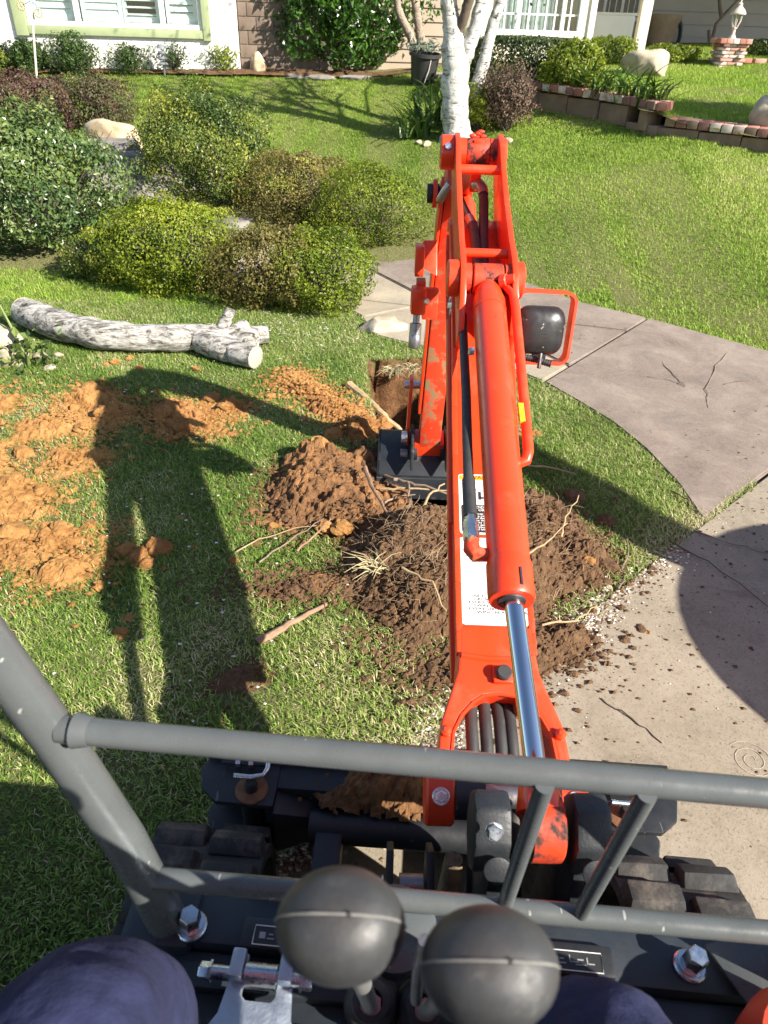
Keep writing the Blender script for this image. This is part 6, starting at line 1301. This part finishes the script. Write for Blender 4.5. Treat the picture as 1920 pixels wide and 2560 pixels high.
# gravel and wood chips along the driveway edge
GRV = leafmat('gravel_chips', [(0,(.10,.07,.05)),(.4,(.26,.19,.13)),(.75,(.50,.44,.36)),(1,(.70,.66,.60))], .8, 0, .2)
n_ = 5200; t3 = RNG.uniform(0,1,n_); X3 = -.40+t3*1.50; Y3 = .716+t3*1.44; off = RNG.normal(size=n_)*.045-.0; X3 = X3-off*.69; Y3 = Y3+off*.72
w3 = np.where((X3 > .62) & (X3 < .80), 1., np.where(X3 < .25, .9, .35)); k = RNG.random(n_) < w3; X3, Y3 = X3[k], Y3[k]
scatter('gravel', X3, Y3, np.where(inpoly(X3,Y3,DRIVE), .010, .004), .003+.006*RNG.random(len(X3)), GRV, 'pale gravel and chips along the driveway edge', 'gravel', .45)
n_ = 700; X3 = RNG.uniform(.3,1.6,n_); Y3 = RNG.uniform(1.0,2.6,n_); e = dpoly(X3,Y3,DRIVE); k = (e < -.01) & (RNG.random(n_) < np.exp(e*5)); X3, Y3 = X3[k], Y3[k]
scatter('gravel', X3, Y3, X3*0+.010, .002+.003*RNG.random(len(X3)), GRV, 'pale chips strewn on the driveway', 'gravel', .4)
# roots and twigs
ROOTM = M('pale_root', (.34,.24,.13), .8, var=.25, vs=40, bs=80, bst=.4); TWIG = M('grey_brown_twig', (.20,.145,.10), .85, var=.3, vs=40, bs=90, bst=.4); ROOTD = M('brown_root', (.26,.16,.10), .85, var=.3, vs=30, bs=80, bst=.6)
def wob(pts, amp, rg, k=4):
    out = []
    for i in range(len(pts)-1):
        for j in range(k): out.append(Vector(pts[i]).lerp(Vector(pts[i+1]), j/k)+Vector((rg.uniform(-1,1), rg.uniform(-1,1), rg.uniform(-.3,.6)))*amp)
    out.append(Vector(pts[-1])); return out
def twig(name, label, cat, pts, r, mat, group, amp=.004):
    P3 = [PZ(x*K_, y*K_, z) for x, y, z in pts]; w_ = wob(P3, amp, rg); n = len(w_); o = link(name, MB().tube(w_, [r*(1-.6*i/n) for i in range(n)], 8).mesh(name), mat); return tag(o, label, cat, group)
RT = 'roots and twigs in the dig'
twig('root', 'thick cut root lying across the grass left of the boom neck', 'root', [(552,1388,.014),(600,1365,.016),(650,1335,.014),(705,1305,.016)], .0145, ROOTD, RT, .005)
twig('root', 'thick pale yellow root slanting down into the hole', 'root', [(755,830,.02),(790,860,.0),(830,900,-.04),(866,930,-.10)], .024, ROOTM, RT, .006)
twig('root', 'pale forked root spanning the hole below the bucket', 'root', [(800,1010,.02),(850,1035,.05),(900,1045,.06),(975,1070,.05)], .009, TWIG, RT, .008)
twig('root', 'thin straight root spanning the hole under the forked one', 'root', [(825,1058,.03),(880,1055,.05),(975,1060,.05)], .006, ROOTM, RT, .005)
twig('root', 'thin root curving down from the hole edge to the root ball', 'root', [(880,1040,.06),(885,1080,.05),(870,1120,.10)], .005, TWIG, RT, .008)
twig('root', 'pale root rising from the root ball to the boom', 'root', [(905,1105,.16),(925,1070,.14),(960,1045,.12)], .006, ROOTM, RT, .006)
twig('root', 'short root at the left wall of the hole', 'root', [(828,1085,.02),(865,1072,.0),(900,1068,.0)], .005, TWIG, RT, .005)
twig('root', 'brown root along the right side of the brown soil heap', 'root', [(790,1010,.08),(810,1060,.10),(838,1110,.10)], .010, ROOTD, RT, .006)
twig('twig', 'long thin twig across the grass above the cut root', 'twig', [(560,1215,.02),(620,1170,.03),(700,1120,.05)], .0038, TWIG, RT, .006)
twig('twig', 'thin stalk lying between the boom shadow and the soil heap', 'twig', [(505,1195,.02),(560,1165,.03),(640,1140,.04),(705,1135,.04)], .0028, ROOTM, RT, .004)
twig('twig', 'dark stick leaning on the brown soil heap', 'twig', [(640,1190,.02),(690,1150,.05),(715,1120,.08)], .0045, ROOTD, RT, .004)
twig('twig', 'bare bent twig poking from the corner shrub', 'twig', [(505,650,.02),(530,615,.10),(555,595,.16),(588,585,.20)], .006, ROOTM, RT, .003)
twig('twig', 'pale twig arching over the root ball', 'twig', [(870,1225,.30),(930,1260,.30),(965,1320,.26)], .004, ROOTM, RT, .006)
twig('twig', 'upright thin root on the right soil heap', 'twig', [(1210,1160,.10),(1225,1120,.14),(1250,1070,.18)], .004, ROOTM, RT, .006)
twig('twig', 'thin root lying across the right soil heap', 'twig', [(1140,1200,.12),(1185,1170,.14),(1225,1130,.12)], .004, ROOTM, RT, .006)
twig('twig', 'straw coloured root trailing from the soil towards the driveway', 'twig', [(1170,1350,.04),(1240,1340,.03),(1290,1310,.02)], .004, ROOTM, RT, .006)
twig('twig', 'pale stalk on the grass right of the oil pipe', 'twig', [(1140,1005,.02),(1190,1010,.02),(1245,1025,.02)], .005, ROOTM, RT, .004)
WT = 'twigs on the concrete'
for i, (pts, lab) in enumerate([(((1420,745,.016),(1435,790,.016),(1465,820,.02),(1480,835,.018)), 'forked dry twig on the walkway near the lamp'), (((1400,815,.016),(1450,822,.018),(1478,835,.02)), 'thin twig crossing the forked one on the walkway'), (((1590,745,.016),(1545,790,.02),(1525,840,.02),(1530,880,.016)), 'curved twig in the middle of the walkway'), (((1450,1060,.016),(1490,1085,.02),(1510,1120,.016)), 'dead twig at the grass corner of the walkway'),
        (((1500,1145,.014),(1560,1170,.02),(1659,1195,.014)), 'long twig across the driveway joint'), (((1440,1165,.014),(1530,1215,.02),(1659,1310,.014)), 'long twig lying in the shade on the driveway'), (((1345,1235,.016),(1360,1180,.03),(1350,1160,.02)), 'short twig at the driveway edge'), (((1300,1510,.012),(1360,1550,.012),(1430,1605,.012)), 'thin twig on the driveway right of the boom neck'), (((1330,1270,.014),(1360,1240,.014)), 'small stick at the driveway edge'),
        (((1560,830,.016),(1620,822,.016),(1659,828,.016)), 'pale twig at the right edge of the walkway')]):
    twig('twig', lab, 'twig', pts, .0028, TWIG if i % 2 == 0 else M('dark_twig_%d' % i, (.09,.065,.05), .85), WT, .008)
# fine root hairs over the root ball
m = MB(); rr = random.Random(4)
for _ in range(520):
    b = PILES[5]['blobs'][rr.randrange(4)] if rr.random() < .75 else PILES[6]['blobs'][rr.randrange(3)]; x = b[0]+rr.gauss(0,1)*b[2]*.55; y = b[1]+rr.gauss(0,1)*b[3]*.55
    z = float(pileh(np.array([x]), np.array([y]))[0])+.008
    if z < .01: continue
    a = rr.uniform(0,6.28); L = rr.uniform(.02,.09); p0 = Vector((x,y,z)); p2 = p0+Vector((math.cos(a)*L, math.sin(a)*L, rr.uniform(-.012,.03))); m.tube([p0, p0.lerp(p2,.5)+Vector((rr.uniform(-.012,.012),rr.uniform(-.012,.012),.008)), p2], [.0011,.0009,.0005], 3, False)
o = link('root_hairs', m.mesh('root_hairs'), M('root_hair',(.24,.165,.10),.9,bst=0)); tag(o, 'fine pale root hairs sticking out of the root ball', 'roots', kind='stuff')
# straw tufts beside the root ball
def tuft(label, px, py, z, n, L, az, seed):
    r2 = random.Random(seed); c = PZ(px*K_, py*K_, z); m = MB()
    for _ in range(n):
        a = az+r2.gauss(0,.9); l = L*r2.uniform(.5,1.1); p = c+Vector((r2.gauss(0,.02), r2.gauss(0,.02), 0)); q = p+Vector((math.cos(a)*l, math.sin(a)*l, r2.uniform(-.02,.04))); m.tube([p, p.lerp(q,.5)+Vector((0,0,.012)), q], [.0022,.002,.0006], 4, False)
    o = link('grass_tuft', m.mesh('grass_tuft'), M('straw_%d' % seed, (.34,.29,.16), .8, var=.3, vs=60, bst=0)); tag(o, label, 'grass tuft', 'dry grass tufts')
tuft('dry straw tuft sticking out left of the root ball', 815, 1225, .10, 26, .10, 2.7, 1);
tuft('dry torn turf fringe hanging over the far hole edge', 850, 800, .0, 80, .07, 4.7, 3); tuft('dry torn turf fringe at the right hole edge', 890, 795, .0, 50, .06, 4.5, 4)
# chalk scribble on the driveway
CHK = M('chalk', (.37,.315,.25), .95, var=.3, vs=120, bst=0); ck = MB(); cc = PZ(1880,1900,.0115)
ck.tube([cc+Vector((math.cos(t*.45)*(.010+t*.0016), math.sin(t*.45)*(.010+t*.0016), 0)) for t in range(34)], .0011, 4, False, .3)
o = link('chalk_scribble', ck.mesh('chalk_scribble'), CHK); tag(o, 'faded pale chalk spiral on the driveway at the right edge', 'chalk mark')

# pale petals and dry leaf bits on the grass by the shrubs
PET = leafmat('petal_bits', [(0,(.30,.22,.12)),(.4,(.62,.58,.50)),(1,(.80,.79,.76))], .7, .2)
n_ = 900; X3 = np.concatenate([RNG.normal(-.75,.45,n_//2), RNG.uniform(-2.2,.4,n_//2)]); Y3 = np.concatenate([RNG.normal(4.25,.16,n_//2), RNG.uniform(1.2,4.4,n_//2)])
k = ~inpoly(X3,Y3,WALK) & ~inpoly(X3,Y3,DRIVE) & (pileh(X3,Y3) < 0) & (dpoly(X3,Y3,HOLE) > .02); X3, Y3 = X3[k], Y3[k]
scatter('fallen_petals', X3, Y3, G(X3,Y3)+.022, .003+.005*RNG.random(len(X3)), PET, 'pale fallen petals and leaf bits on the grass', 'petals', .12)
n_ = 500; X3 = RNG.uniform(.9,2.8,n_); Y3 = RNG.uniform(2.2,5.0,n_); k = inpoly(X3,Y3,WALK); X3, Y3 = X3[k], Y3[k]
scatter('leaf_bits', X3, Y3, G(X3,Y3)+.0145, .002+.006*RNG.random(len(X3))**3, M('dark_leaf_bits',(.07,.055,.04),.9,bst=0), 'dark bits of bark and leaf on the walkway', 'leaf litter', .3)
